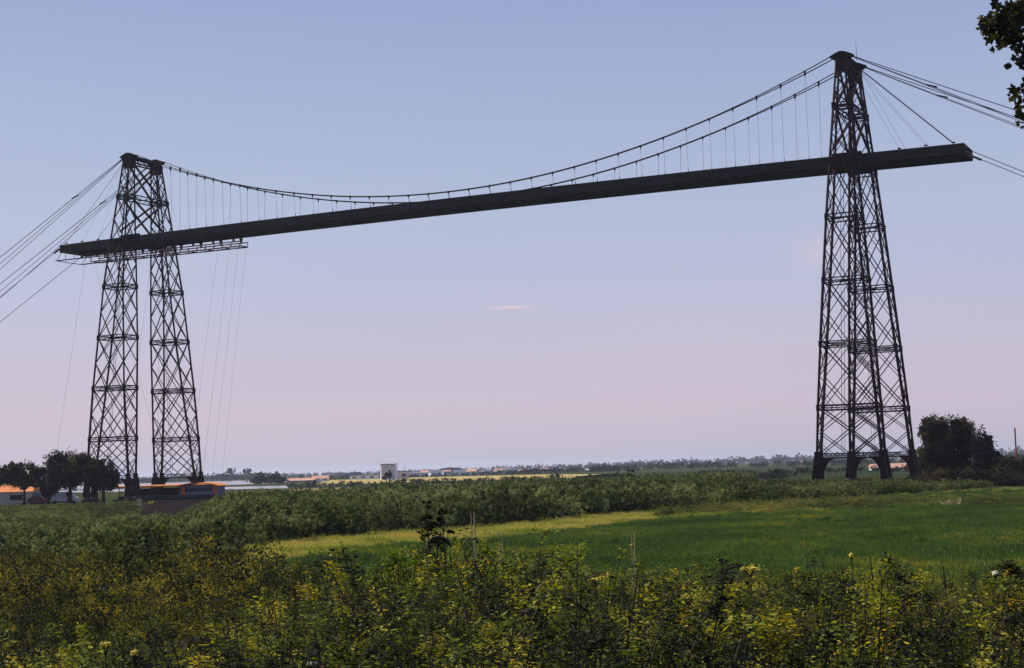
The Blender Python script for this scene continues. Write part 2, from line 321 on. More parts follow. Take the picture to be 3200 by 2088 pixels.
# ---------------------------------------------------------------- the bridge
SPAN = 139.9
LV = [(4.567,4.870,10.967,8.835),(11.796,4.417,10.859,7.940),(21.369,3.700,10.556,6.841),(31.03,3.034,9.768,5.755),
      (40.818,2.322,8.989,4.993),(49.6,1.75,7.6,4.45),(58.45,1.173,6.068,3.95),(65.6,.65,4.95,3.25)]
bridge = thing('transporter_bridge', 'tall transporter bridge of dark riveted steel with two lattice towers and long high deck', 'bridge')
def lerp(a, b, t): return tuple(a[i]+(b[i]-a[i])*t for i in range(3))
def corners(k, s):
    z, U, Vo, Vi = LV[k]
    return {(u, q): (u*U, s*(Vo if q == 'o' else Vi), z) for u in (-1, 1) for q in 'oi'}
def leg_mesh(s):
    m = MB(); n = len(LV)
    for k in range(n-1):
        A = corners(k, s); B = corners(k+1, s); w = .35-.018*k
        for key in A: m.bar(A[key], B[key], w, w)
        for u in (-1, 1):                                   # narrow faces (normal along the bridge)
            a0, a1, b0, b1 = A[(u,'o')], A[(u,'i')], B[(u,'o')], B[(u,'i')]; dw = .15
            nn = 2
            for j in range(nn):
                t0, t1 = j/nn, (j+1)/nn
                p0, p1, q0, q1 = lerp(a0,b0,t0), lerp(a1,b1,t0), lerp(a0,b0,t1), lerp(a1,b1,t1)
                m.bar(p0, q1, dw, .10); m.bar(p1, q0, .10, dw)
        for q in 'oi':                                      # wide faces
            a0, a1, b0, b1 = A[(-1,q)], A[(1,q)], B[(-1,q)], B[(1,q)]
            if k <= 4:
                m.bar(a0, b1, .17, .12); m.bar(a1, b0, .12, .17)
                ml, mr, mbm, mt = lerp(a0,b0,.5), lerp(a1,b1,.5), lerp(a0,a1,.5), lerp(b0,b1,.5)
                for p, r_ in ((ml,mt),(mt,mr),(mr,mbm),(mbm,ml)): m.bar(p, r_, .13, .11)
                if k in (0, 1):
                    for t in (.25, .75):
                        m.bar(lerp(a0,b0,t), lerp(lerp(a0,a1,.25), lerp(b0,b1,.25), 0 if t < .5 else 1), .07, .07)
                        m.bar(lerp(a1,b1,t), lerp(lerp(a0,a1,.75), lerp(b0,b1,.75), 0 if t < .5 else 1), .07, .07)
            else:
                nn = 3 if k == 6 else 2
                for j in range(nn):
                    t0, t1 = j/nn, (j+1)/nn
                    p0, p1, q0, q1 = lerp(a0,b0,t0), lerp(a1,b1,t0), lerp(a0,b0,t1), lerp(a1,b1,t1)
                    m.bar(p0, q1, .14, .10); m.bar(p1, q0, .10, .14)
        # gusset plates at the joints
        for key, p in A.items():
            g = .24 if k else .36
            m.box((p[0]-g, p[1]-.20, p[2]-g*1.9), (p[0]+g, p[1]+.20, p[2]+g*1.9))
    for k in range(0, n):                                   # box girders round each level
        Cn = corners(k, s); dz = .36 if k else .32
        for a, b in (((-1,'o'),(1,'o')),((-1,'i'),(1,'i')),((-1,'o'),(-1,'i')),((1,'o'),(1,'i'))):
            pa, pb = Cn[a], Cn[b]
            for e in (-dz, dz): m.bar((pa[0],pa[1],pa[2]+e), (pb[0],pb[1],pb[2]+e), .17, .17)
            N_ = 5 if a[1] == b[1] else 3
            for j in range(N_):
                q0 = lerp(pa, pb, j/N_); q1 = lerp(pa, pb, (j+1)/N_)
                m.bar((q0[0],q0[1],q0[2]-dz), (q1[0],q1[1],q1[2]+dz), .06, .05)
        m.bar(Cn[(-1,'o')], Cn[(1,'i')], .11); m.bar(Cn[(-1,'i')], Cn[(1,'o')], .10)
    # inspection ladder up the inside
    for sx in (-.22, .22): m.bar((sx-1.2, s*9.6, 4.6), (sx-.3, s*5.9, 49.), .05)
    # solid head plates under the saddle
    z, U, Vo, Vi = LV[-1]
    m.box((-U-.2, min(s*Vo, s*Vi)-.1, z-1.3), (U+.25, max(s*Vo, s*Vi)+.15, z+.35))
    # shoe and curved brackets on each pier
    Cn = corners(0, s)
    for (u, q), p in Cn.items():
        ins = -u; v0 = s*(1 if q == 'o' else -1); th = .16
        m.bar((p[0], p[1], 4.4), (p[0]+.3*u, p[1], .9), .72, .78, 1.0)
        pts = [(p[0]+ins*.3, p[1]-th, 4.25), (p[0]+ins*2.3, p[1]-th, 4.25), (p[0]+ins*1.45, p[1]-th, 3.95), (p[0]+ins*.95, p[1]-th, 3.45), (p[0]+ins*.6, p[1]-th, 2.7), (p[0]+ins*.3, p[1]-th, 2.0)]
        if ins < 0: pts = pts[::-1]
        m.prism(pts, (0, 2*th, 0))
    return m
def build_tower():
    t = MB()
    for k in (6,):
        z, U, Vo, Vi = LV[k]
        for u in (-1, 1):
            for e in (-.36, .36): t.bar((u*(U+.2), -Vo-.2, z+e), (u*(U+.2), Vo+.2, z+e), .18, .18)
            for j in range(8):
                a = -Vo+2*Vo*j/8; b = -Vo+2*Vo*(j+1)/8; t.bar((u*(U+.2), a, z-.4), (u*(U+.2), b, z+.4), .08, .07)
        for j in range(5): t.bar((-U-.2, -Vo+Vo*j/2, z), (U+.2, -Vo+Vo*j/2, z), .15)
    for k0, zb in ((6, None), (5, 51.6)):
        z0, U0, Vo0, Vi0 = LV[k0]; z1, U1, Vo1, Vi1 = LV[k0+1]
        if zb: z0 = zb
        for u in (-1, 1):
            a0, a1 = (u*U0, -Vi0-.4, z0+.3), (u*U0, Vi0+.4, z0+.3); b0, b1 = (u*U1, -Vi1-.3, z1-.5), (u*U1, Vi1+.3, z1-.5)
            t.bar(a0, b1, .34, .3); t.bar(a1, b0, .3, .34)
    z, U, Vo, Vi = LV[-1]                                    # top beam between the two heads
    for u in (-1, 1):
        for e in (-.35, .75): t.bar((u*.75, -Vo, z+e), (u*.75, Vo, z+e), .26, .24)
        for j in range(10):
            a = -Vo+2*Vo*j/10; b = -Vo+2*Vo*(j+1)/10; t.bar((u*.75, a, z-.35 if j % 2 else z+.75), (u*.75, b, z+.75 if j % 2 else z-.35), .1, .1)
    t.box((-.9, -Vo, z+.9), (.9, Vo, z+1.0))
    tw = t.build('tower', M['steel'], bridge)
    for s in (-1, 1):
        leg_mesh(s).build('tower_leg', M['steel'], tw)
        for (u, q), p in corners(0, s).items():
            pm = MB(); x, y = p[0]+.3*u, p[1]
            n = 12
            for r0, z0, r1, z1 in ((1.0,-.3,.95,.55),(1.05,.55,1.0,.7),(.8,.7,.66,1.0)):
                pm.tube([(x,y,z0),(x,y,z1)], [r0, r1], n)
            pm.build('stone_pier', M['stone'], tw)
        sd = MB(); zt = LV[-1][0]+1.0                        # cast saddle over which the cables pass
        v = s*4.1
        sd.prism([(-1.9,v-.6,zt-.15),(-1.2,v-.6,zt-.62),(1.2,v-.6,zt-.62),(1.9,v-.6,zt-.15),(.95,v-.6,zt+.30),(.3,v-.6,zt+.55),(-.3,v-.6,zt+.55),(-.95,v-.6,zt+.30)], (0,1.2,0))
        sd.build('cable_saddle', M['steel'], tw)
    return tw
T0 = build_tower()
T1 = copy_tree(T0, bridge); T1.location = (SPAN, 0, 0)
rod = MB(); rod.tube([(1.0,1.5,66.9),(1.0,1.5,69.9)], [.05,.02], 5); rod.build('lightning_rod', M['steel'], T1)

W, ZB, HD, UL, UR, CB = 3.754, 49.406, 1.54, -17.77, 157.53, .344
def cz_(u): return CB*(1-((u-SPAN/2)/(SPAN/2))**2)
st = np.linspace(UL, UR, 89)
d = MB()
def strip(v0, v1, z0, z1):
    for a, b in zip(st[:-1], st[1:]):
        k = len(d.v)
        for u in (a, b):
            c = cz_(u); d.v += [(u,v0,z0+c),(u,v1,z0+c),(u,v1,z1+c),(u,v0,z1+c)]
        for q in ((0,1,5,4),(1,2,6,5),(2,3,7,6),(3,0,4,7)): d.f.append(tuple(k+i for i in q)); d.m.append(0)
        if a == st[0]: d.f.append((k+3,k+2,k+1,k)); d.m.append(0)
        if b == st[-1]: d.f.append((k+4,k+5,k+6,k+7)); d.m.append(0)
for s in (-1, 1):
    lo, hi = sorted((s*(W-.10), s*(W-.13)))
    lo, hi = (W-.14, W-.10) if s > 0 else (-W+.10, -W+.14)
    strip(lo, hi, ZB+.06, ZB+HD-.06)                                  # web
    f0, f1 = (W-.28, W+.02) if s > 0 else (-W-.02, -W+.28)
    strip(f0, f1, ZB+.0, ZB+.06); strip(f0, f1, ZB+HD-.06, ZB+HD)     # flanges
    q0, q1 = (W-.10, W-.05) if s > 0 else (-W+.05, -W+.10)
    strip(q0, q1, ZB+.66, ZB+.72)
    for u in st[::1]:
        c = cz_(u); y0, y1 = (W-.10, W+.0) if s > 0 else (-W, -W+.10)
        d.box((u-.035, y0, ZB+.065+c), (u+.035, y1, ZB+HD-.065+c))
strip(-W+.16, W-.16, ZB+.50, ZB+.56)
for u in st[::1]:
    c = cz_(u); d.box((u-.09, -W+.145, ZB+.08+c), (u+.09, W-.145, ZB+.495+c))
for a, b in zip(st[:-1:2], st[2::2]):
    for p, q in ((-1,1),(1,-1)):
        d.bar((a, p*(W-.2), ZB+.28+cz_(a)), (b, q*(W-.2), ZB+.28+cz_(b)), .1, .09)
for v in (-1.5, 1.5): strip(v-.1, v+.1, ZB+.02, ZB+.30)
# end frames
for u in (UL, UR): d.box((u-.05, -W+.29, ZB+.1), (u+.05, W-.29, ZB+HD-.1))
deck = d.build('deck', M['deck'], bridge)
for sx in (0, SPAN):                                                  # bearing brackets where the deck passes the legs
    for v in (-W-.03, W+.03):
        hm = MB(); hm.box((sx-1.9, v-.35 if v < 0 else v, ZB-.25), (sx+1.9, v if v < 0 else v+.35, ZB+.2))
        hm.box((sx-2.3, v-.3 if v < 0 else v+.002, ZB+.2), (sx+2.3, v-.002 if v < 0 else v+.3, ZB+HD+.35)); hm.build('bearing_bracket', M['steel'], deck)
wk = MB()
for v in (-3.2, 4.0):
    wk.box((UL-1.4, v-.35, 47.75), (-9.5, v+.35, 47.85))
    for u in np.arange(UL-1.2, -10, 2.2): wk.bar((u if u > UL else UL+.1, v, 49.5), (u, v, 47.8), .07)
wk.bar((UL-1.4, -3.2, 47.8), (UL-1.4, 4.0, 47.8), .12)
wk.build('service_walkway', M['steel'], deck)

def zc(u): return 52.35+(67.05-52.35)*((u-SPAN/2)/(SPAN/2))**2
for s in (-1, 1):
    v = s*4.05; cb = MB(); us = np.linspace(0, SPAN, 71)
    for e in (-1, 1):
        def off(u):
            t = abs(u-SPAN/2)/(SPAN/2); return .06+.27*max(0, (t-.70)/.3)**1.3*(1 if t < .97 else (1-t)/.03*.6+.4)
        for w_ in (-.07, .07): cb.tube([(u, v+w_, zc(u)+e*off(u)) for u in us], .062, 6)
    main = cb.build('suspension_cable', M['cable'], bridge)
    for j in range(33):
        u = 5.95+4.0*j
        h = MB(); zt = zc(u); zb_ = ZB+HD+cz_(u)
        t = abs(u-SPAN/2)/(SPAN/2); e = .13+.27*max(0, (t-.70)/.3)
        h.box((u-.13, v-.16, zt-e-.08), (u+.13, v+.16, zt+e)); h.bar((u, v, zt-e-.08), (u, v, zt-e-.5), .17, .17, .05)
        h.tube([(u, v, zt-e-.1), (u, s*(W-.05), zb_-.05)], .024, 4)
        h.bar((u, s*(W-.05), zb_), (u, s*(W-.05), zb_+.55), .09, .09, .05)
        h.build('hanger', M['cable'], main)
# backstays to the ground anchorages
for sx, sg in ((0, -1), (SPAN, 1)):
    for s in (-1, 1):
        for i, sl in enumerate((.52, .557, .588) if sg < 0 else (.475, .52, .53)):
            u1 = sx+sg*118; z1 = 67.05-118*sl; v = s*4.05+(i-1)*.12
            if z1 < .5: u1 = sx+sg*(66.5/sl); z1 = .5
            pts = []
            for k in range(13):
                t = k/12; pts.append((sx+(u1-sx)*t, v+s*3.5*t*0, 67.05+(z1-67.05)*t-1.1*4*t*(1-t)*.35))
            b_ = MB(); b_.tube(pts, .065 if i == 0 else .05, 5)
            bo = b_.build('backstay_cable', M['cable'], bridge)
            if i == 0:
                c_ = MB(); uu = sx+sg*12.9; zz = 67.05-12.9*.545
                c_.bar((uu-sg*.2, s*4.05, zz+.22), (uu+sg*1.4, s*4.05, zz-.35), .2); c_.build('cable_clamp', M['cable'], bo)
        ue = UL if sg < 0 else UR
        for i, (v0, zz, sl) in enumerate(((s*3.9, ZB+.2, .54),)):
            L_ = 84; b_ = MB(); b_.tube([(ue, v0, zz+.4), (ue+sg*3, v0, zz+.4-3*sl), (ue+sg*L_, v0*1.0, zz+.4-L_*sl-.2)], .055, 5)
            b_.bar((ue, v0, zz+.35), (ue+sg*1.3, v0, zz-.35), .3, .3); b_.build('anchor_cable', M['cable'], bridge)
        for i, du in enumerate((16.2, 12.1, 8.1)):
            b_ = MB(); b_.tube([(sx+sg*.8, s*4.05, 66.0), (sx+sg*du, s*3.7, ZB+HD)], (.045, .018, .018)[i], 4)
            b_.box((sx+sg*du-.25, s*3.7-.15, ZB+HD-.02), (sx+sg*du+.25, s*3.7+.15, ZB+HD+.16)); b_.build('deck_stay', M['cable'], bridge)

# ---------------------------------------------------------------- trolley and gondola
tr = thing('trolley', 'long dark steel trolley frame hanging on wheels under the left end of the deck', 'trolley')
U0, U1 = -12.0, 23.8
for v in (-1.2, 1.2):
    t = MB()
    for z in (47.25, 48.15): t.bar((U0, v, z), (U1, v, z), .2, .18)
    for j, u in enumerate(np.linspace(U0, U1, 19)):
        t.bar((u, v, 47.25), (u, v, 48.15), .09)
    t.build('side_truss', M['rust'] if v < 0 else M['steel'], tr)
t = MB()
for u in np.linspace(U0, U1, 10): t.bar((u, -1.2, 47.3), (u, 1.2, 47.3), .16); 
for a, b in zip(np.linspace(U0, U1, 10)[:-1], np.linspace(U0, U1, 10)[1:]): t.bar((a, -1.2, 47.3), (b, 1.2, 47.3), .08)
t.build('cross_frame', M['steel'], tr)
for v in (-1.2, 1.2):
    for u in np.linspace(U0+1.5, U1-1.5, 8):
        w = MB(); w.tube([(u, v-.12, 48.90), (u, v+.12, 48.90)], .32, 14); w.bar((u, v+.2, 48.72), (u, v+.2, 48.15), .16); w.bar((u, v-.2, 48.72), (u, v-.2, 48.15), .16)
        w.build('wheel', M['steel'], tr)
rw = MB()
for v in (-1.2, 1.2): rw.bar((U0-4, v, 49.30), (U1+.5, v, 49.30), .2, .16)
rw.build('running_rail', M['steel'], deck)

gd = thing('gondola', 'travelling gondola with orange canopies and arched cabin roof landed below the left tower', 'gondola')
g = MB(); g.box((-2,-5.8,.36),(21.3,5.8,.95)); g.build('platform', M['dark'], gd)
for v0, v1 in ((-6.1,-4.0),(4.0,6.1)):
    g = MB(); g.prism([(-2.2,v0,2.55),(-2.2,v1,2.62),(-2.2,v1,2.78),(-2.2,(v0+v1)/2,2.95),(-2.2,v0,2.82)], (14.3,0,0))
    g.build('canopy', M['orange'], gd)
    for u in np.linspace(-1.6, 11.2, 8):
        p = MB(); p.bar((u, v0+.35, .95), (u, v0+.35, 2.6), .1); p.build('post', M['dark'], gd)
    r_ = MB()
    for z in (1.35, 1.75, 2.05): r_.bar((-1.8, v0+.32, z), (12.6, v0+.32, z), .05)
    r_.box((-1.8, v1-.05 if v0 < 0 else v0+.0, .96), (11.6, v1+.0 if v0 < 0 else v0+.05, 2.3)); r_.build('railing', M['steel'], gd)
arc = [(12.0+9.6*t, 2.58+.62*math.sin(math.pi*min(1, max(0, t)))**.7) for t in np.linspace(0, 1, 13)]
g = MB(); pts = [(x, -6.2, z) for x, z in arc]+[(x, -6.2, z-.16) for x, z in reversed(arc)]; g.prism(pts, (0, 3.2, 0)); g.build('cabin_roof', M['orange'], gd)
g = MB(); g.box((12.4,-5.7,.96),(20.9,-5.6,1.55)); g.box((12.4,-3.2,.96),(20.9,-3.1,2.7)); g.box((12.4,-5.7,2.3),(20.9,-5.62,2.55)); 
for u in (12.4, 14.5, 16.6, 18.7, 20.8): g.box((u,-5.72,.96),(u+.12,-3.1,2.55))
cab = g.build('cabin', M['greyroof'], gd)
g = MB(); g.box((12.55,-5.60,1.56),(20.8,-5.57,2.29)); g.build('window_band', M['dark'], cab)
for u in (13.1, 20.2):
    g = MB(); g.box((u,-5.86,1.0),(u+.75,-5.74,2.5)); g.build('door', M['redpaint'], cab)
for (a, b) in (((23.4,-1.2),(19.2,-5.4)),((21.4,-1.2),(17.0,-5.4)),((18.6,-1.2),(14,-5.4)),((23.4,1.2),(13.6,5.4)),((-11,-1.2),(2.5,-5.4)),((-11,1.2),(2.5,5.4)),((3,-1.2),(-1.6,-5.4)),((3,1.2),(-1.6,5.4))):
    g = MB(); g.tube([(*a, 47.2), (*b, .95)], .015, 4); g.build('suspension_rope', M['cable'], gd)
g = MB(); g.tube([(-11.2,-3.6,47.9),(-18.2,-5.5,5.)], .02, 4)
tag(g.build('guide_rope', M['cable']), 'thin rope slanting from the walkway down to the trees', 'rope')

# ---------------------------------------------------------------- trees
def make_tree(name, label, P, lobes, n, ls, mat, trunk_r=.25, group=None, limbs=7, crown_h=None, cat='tree', shell=.45):
    t = thing(name, label, cat, tuple(P), group)
    tp = max(l[2] for l in lobes); mb = MB(); zb = min(l[2]-l[5] for l in lobes); zb = max(zb, .5)
    mb.tube([(0,0,-.2),(.05,.03,zb*.6),(.1,0,zb+.4),(0,.1,tp)], [trunk_r*1.3, trunk_r, trunk_r*.8, trunk_r*.2], 8)
    for q in range(limbs):
        l = lobes[q % len(lobes)]; z0 = random.uniform(zb*.8, (zb+tp)/2)
        e = (l[0]+random.gauss(0,.3)*l[3], l[1]+random.gauss(0,.3)*l[4], l[2]+random.gauss(0,.3)*l[5])
        mb.tube([(0,0,z0),(e[0]*.4,e[1]*.4,(z0+e[2])/2+.2),e], [trunk_r*.45, trunk_r*.28, trunk_r*.08], 5)
    mb.build('trunk', M['bark'], t)
    Q, tt = crown_points(n, lobes, shell); Q[:, 2] = np.maximum(Q[:, 2], .15)
    me = quad_mesh('crown', Q, rand_dirs(n, .1), rand_dirs(n), ls*rng.uniform(.6,1.5,n), ls*.7*rng.uniform(.6,1.4,n), tt, mat)
    link('crown', me, t); return t
def px_tree(name, label, xc, ytop, xw, d, ybase=None, zg=0., n=4500, ls=.34, mat=None, lobes=9, group=None, squash=.45, trunk_r=.25, cat='tree', shell=.45):
    """a tree standing at distance d in column xc, ytop / xw give its real height and width there"""
    s = FPX/d; ztop = CAM[2]+(hor_y(xc)-ytop)/s; w = xw/s; z0 = zg if ybase is None else CAM[2]+(hor_y(xc)-ybase)/s
    cz = (z0+ztop)/2; hz = (ztop-z0)/2; lb = []
    lb.append((0, 0, cz-zg, w*.38, w*.38, hz*.84))
    for i in range(lobes):
        a = 6.28*i/lobes+random.random()*.5; e = random.uniform(-.75, .8); rr = w/2*math.sqrt(max(.1, 1-e*e))*.66
        r = w*random.uniform(.16, .23)
        lb.append((math.cos(a)*rr, math.sin(a)*rr, cz-zg+e*hz*.72, r, r, min(r*1.0, hz*squash)))
    return make_tree(name, label, polar(xc, d, zg), lb, n, ls, mat or M['leaf_dark'], trunk_r, group, cat=cat, shell=shell)
px_tree('tree', 'dark broad tree between the orange roof and the tallest left tree', 75, 1440, 140, 300, 1532, n=12000, group='dark trees left of the bridge')
px_tree('tree', 'dark tree cut by the left edge of the photo', -12, 1455, 85, 310, 1530, n=8000, group='dark trees left of the bridge')
px_tree('tree', 'tallest and widest dark tree left of the bridge', 217, 1406, 168, 292, 1540, n=22000, group='dark trees left of the bridge', trunk_r=.4, lobes=12)
px_tree('tree', 'round dark tree in front of the left tower foot', 322, 1426, 118, 285, 1538, n=13000, group='dark trees left of the bridge', trunk_r=.3)
px_tree('tree', 'low dark tree filling the gap behind the white van', 150, 1490, 52, 296, 1565, n=5000, group='dark trees left of the bridge')
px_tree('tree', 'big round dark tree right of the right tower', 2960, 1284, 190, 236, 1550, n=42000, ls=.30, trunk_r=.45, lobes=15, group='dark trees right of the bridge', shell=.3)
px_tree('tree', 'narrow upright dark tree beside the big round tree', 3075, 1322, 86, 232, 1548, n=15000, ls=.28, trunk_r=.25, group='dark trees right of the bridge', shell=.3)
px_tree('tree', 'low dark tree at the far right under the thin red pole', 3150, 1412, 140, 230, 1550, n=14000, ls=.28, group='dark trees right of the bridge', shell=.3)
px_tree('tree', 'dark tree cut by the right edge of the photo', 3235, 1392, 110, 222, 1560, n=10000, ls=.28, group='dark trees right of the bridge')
px_tree('shrub', 'sparse twiggy shrub between the right tower foot and the big tree', 2872, 1400, 55, 240, 1510, n=350, ls=.25, cat='shrub')
px_tree('shrub', 'dark shrub at the foot of the big round tree', 2935, 1462, 190, 215, 1560, n=14000, ls=.24, cat='shrub')
px_tree('shrub', 'dark shrub below the narrow upright tree', 3095, 1455, 230, 214, 1565, n=14000, ls=.24, cat='shrub')

# ---------------------------------------------------------------- far scene
def building(name, label, x, d, w, dep, h, wall, roof, roof_h=1.5, rot=0., flat=False, wins=3, group=None, zg=0., over=.2):
    t = thing(name, label, 'building', tuple(polar(x, d, zg)), group); t.rotation_euler = (0,0,-YAW*0+rot)
    m = MB(); m.box((-w/2,-dep/2,-.3),(w/2,dep/2,h)); m.build('wall', wall, t)
    r = MB()
    if flat: r.box((-w/2-over,-dep/2-over,h+.003),(w/2+over,dep/2+over,h+roof_h))
    else: r.prism([(-w/2-over,-dep/2-over,h-.05),(-w/2-over,dep/2+over,h-.05),(-w/2-over,0,h+roof_h)][::-1], (w+2*over,0,0))
    r.build('roof', roof, t)
    for i in range(wins):
        q = MB(); cx = -w/2+w*(i+.5)/wins; q.box((cx-w/wins*.22,-dep/2-.05,h*.35),(cx+w/wins*.22,-dep/2-.002,h*.75)); q.build('window', M['dark'], t)
    return t
VR = math.atan2(RD[1], RD[0])
b_ = building('house', 'low house with an orange roof at the far left', 20, 318, 11.5, 6, 2.5, M['plaster'], M['orange'], 1.35, VR, wins=2)
g = MB(); g.box((5.76,-2.5,-.2),(7.9,2.3,2.15)); g.build('annex', M['greyroof'], b_)
t = thing('van', 'pale van parked under the tallest left tree', 'van', tuple(polar(202, 300, 0))); t.rotation_euler = (0,0,VR+.15)
m_ = MB(); m_.prism([(-2.4,-.95,.45),(2.4,-.95,.45),(2.4,-.95,1.15),(1.7,-.95,1.35),(1.15,-.95,2.25),(-2.4,-.95,2.3)], (0,1.9,0)); m_.build('body', M['white'], t)
for u in (-1.5, 1.5):
    for v in (-.98, .78): w = MB(); w.tube([(u,v,.36),(u,v+.2,.36)], .36, 14); w.build('wheel', M['dark'], t)
w = MB(); w.prism([(1.22,-.97,1.4),(1.62,-.97,1.4),(1.16,-.97,2.1),(.4,-.97,2.1),(.4,-.97,1.4)], (0,.018,0)); w.build('window', M['dark'], t)
t = thing('car', 'small dark red car beside the orange roofed house', 'car', tuple(polar(122, 312, 0))); t.rotation_euler = (0,0,VR)
m_ = MB(); m_.prism([(-2,-.85,.35),(2,-.85,.35),(2,-.85,.8),(1.1,-.85,.95),(.5,-.85,1.45),(-1.2,-.85,1.45),(-1.9,-.85,.95)], (0,1.7,0)); m_.build('body', surf('dark_red_paint', [(0.3,(.10,.012,.012)),(.7,(.14,.02,.018))], 1., .4), t)
for u in (-1.2, 1.2):
    w = MB(); w.tube([(u,-.88,.32),(u,-.7,.32)], .32, 14); w.build('wheel', M['dark'], t)
mp_ = at(436, 1590, 205)
g = MB(); g.bar((mp_[0],mp_[1],0),(mp_[0],mp_[1],1.35),.42); g.bar((mp_[0],mp_[1],1.35),(mp_[0],mp_[1],1.6),.55)
tag(g.build('mooring_post', M['post']), 'pale timber mooring post at the edge of the landing ramp', 'post')
t = thing('marker_board', 'small yellow marker board on a thin arm beside the mooring post', 'sign', (mp_[0],mp_[1],0))
g = MB(); g.bar((.3,.2,0),(.3,.2,1.1),.06); g.bar((.3,.2,1.0),(1.2,.7,1.15),.05); g.build('arm', M['post'], t)
g = MB(); g.prism([(.8,.5,.95),(1.5,.9,1.05),(1.5,.9,1.35),(.9,.55,1.3)], (0,.04,0)); g.build('board', M['sign'], t)
g = MB(); 
for i in range(9): 
    q = polar(150+8*i, 268, 0); g.bar((q[0],q[1],0),(q[0],q[1],1.0),.1)
q0 = polar(60, 268, .75); q1 = polar(330, 268, .75); g.bar(tuple(q0), tuple(q1), .12)
tag(g.build('fence', M['steel']), 'low dark rail fence in front of the left trees', 'fence')

# tall white building and its neighbours on the skyline
t = thing('tower_block', 'tall pale block with a dark roof line standing alone on the skyline', 'building', tuple(polar(1214, 950))); t.rotation_euler = (0,0,VR+.18)
m_ = MB(); m_.box((-4.6,-4,0),(3.4,4,8.6)); m_.build('wall', surf('shaded_front_grey', [(0.3,(.36,.36,.44)),(.7,(.44,.43,.50))], .3, .9), t)  # purple grey shade of the unlit front is put into the wall colour
m_ = MB(); m_.box((3.403,-3.2,0),(5.0,3.6,9.6)); m_.build('lit_right_side', M['white'], t)  # bright lit side of the block, painted as a white box
m_ = MB(); m_.box((-4.7,-4.25,8.603),(3.38,4.1,9.2)); m_.build('roof', M['greyroof'], t)
building('hangar', 'pale grey low annex right of the tall pale block', 1248, 1000, 12, 8, 4.2, M['plaster'], M['greyroof'], .5, VR, True, 2)
building('factory', 'long low grey works left of the tall pale block', 1150, 1100, 24, 10, 2.6, M['white'], M['greyroof'], .8, VR, True, 4)
t = thing('dome_hall', 'rounded green grey hall left of the tall pale block', 'building', tuple(polar(1105, 1250))); t.rotation_euler = (0,0,VR)
m_ = MB(); prof = [(-7.5,0),(-7.2,1.8),(-6,3.6),(-3,4.8),(2,5.4),(5.5,5.2),(7,3.4),(7.6,0)]
m_.prism([(x,-5,z) for x, z in prof][::-1], (0,10,0)); m_.build('roof', surf('green_sheeting', [(0.3,(.22,.29,.28)),(.7,(.28,.35,.33))], .2, .6), t)
t = thing('dome_hall', 'low flat dome on the skyline right of the tall pale block', 'building', tuple(polar(1408, 1900))); t.rotation_euler = (0,0,VR)
m_ = MB(); prof = [(-17,0),(-16,4.5),(-10,7.2),(0,8.2),(10,7.4),(15,5.2),(17,0)]
m_.prism([(x,-8,z) for x, z in prof][::-1], (0,16,0)); m_.build('roof', M['greyroof'], t)
building('warehouse', 'long salmon roofed shed right of the far left trees', 945, 880, 16, 8, 1.2, M['plaster'], M['salmon'], 1.3, VR, wins=2)
building('warehouse', 'pale shed with a sloping roof beside the salmon shed', 1000, 930, 9, 8, 1.9, M['white'], M['salmon'], 1.6, VR+.3, wins=2)
building('warehouse', 'salmon roofed shed seen under the right tower', 2815, 520, 8.5, 6, 1.0, M['plaster'], M['salmon'], 1.3, VR, wins=2)
building('warehouse', 'smaller salmon roofed shed seen between the right tower feet', 2745, 540, 5.5, 5, 1.0, M['white'], M['salmon'], 1.2, VR, wins=1)
for i, x in enumerate([1285,1330,1362,1395,1442,1480,1520,1562,1598,1640,1668,1700,1745,1800,1852,1905]):
    dd = 1500+random.uniform(-200,250)
    where = ['just right of the tall pale block','under the antenna mast','between mast and dome','left end under the dome','right of the dome','above the bright field end','behind the dark hedge','near the photo centre','nearest the photo centre','just right of the centre','with a salmon roof right of centre','before the wooded rise','on the wooded rise','left of the paired bushes','behind the paired bushes','right end of the far houses'][i]
    building('house', 'tiny far pale house '+where, x+random.uniform(-6,6), dd, random.uniform(7,13), 8, random.uniform(2.2,3.6), M['white'] if i % 3 else M['plaster'], M['salmon'] if i % 2 else M['greyroof'], random.uniform(1.2,2.), VR+random.uniform(-.5,.5), wins=2, group='pale houses on the skyline')
for x, h, lb in ((1265,8,'thin mast with a small head near the tall pale block'),(1437,6.5,'thin antenna mast right of the low dome')):
    g = MB(); q = polar(x, 1300); g.bar((q[0],q[1],0),(q[0],q[1],h),.16); g.bar((q[0]-.5,q[1],h),(q[0]+.5,q[1],h+.3),.5); tag(g.build('mast', M['greyroof']), lb, 'mast')
g = MB(); q = at(3171, 1337, 262); g.tube([(q[0],q[1],0),(q[0],q[1],float(q[2]))], [.17,.13], 8)
tag(g.build('pole', M['rust']), 'thin red brown pole rising behind the far right tree', 'pole')

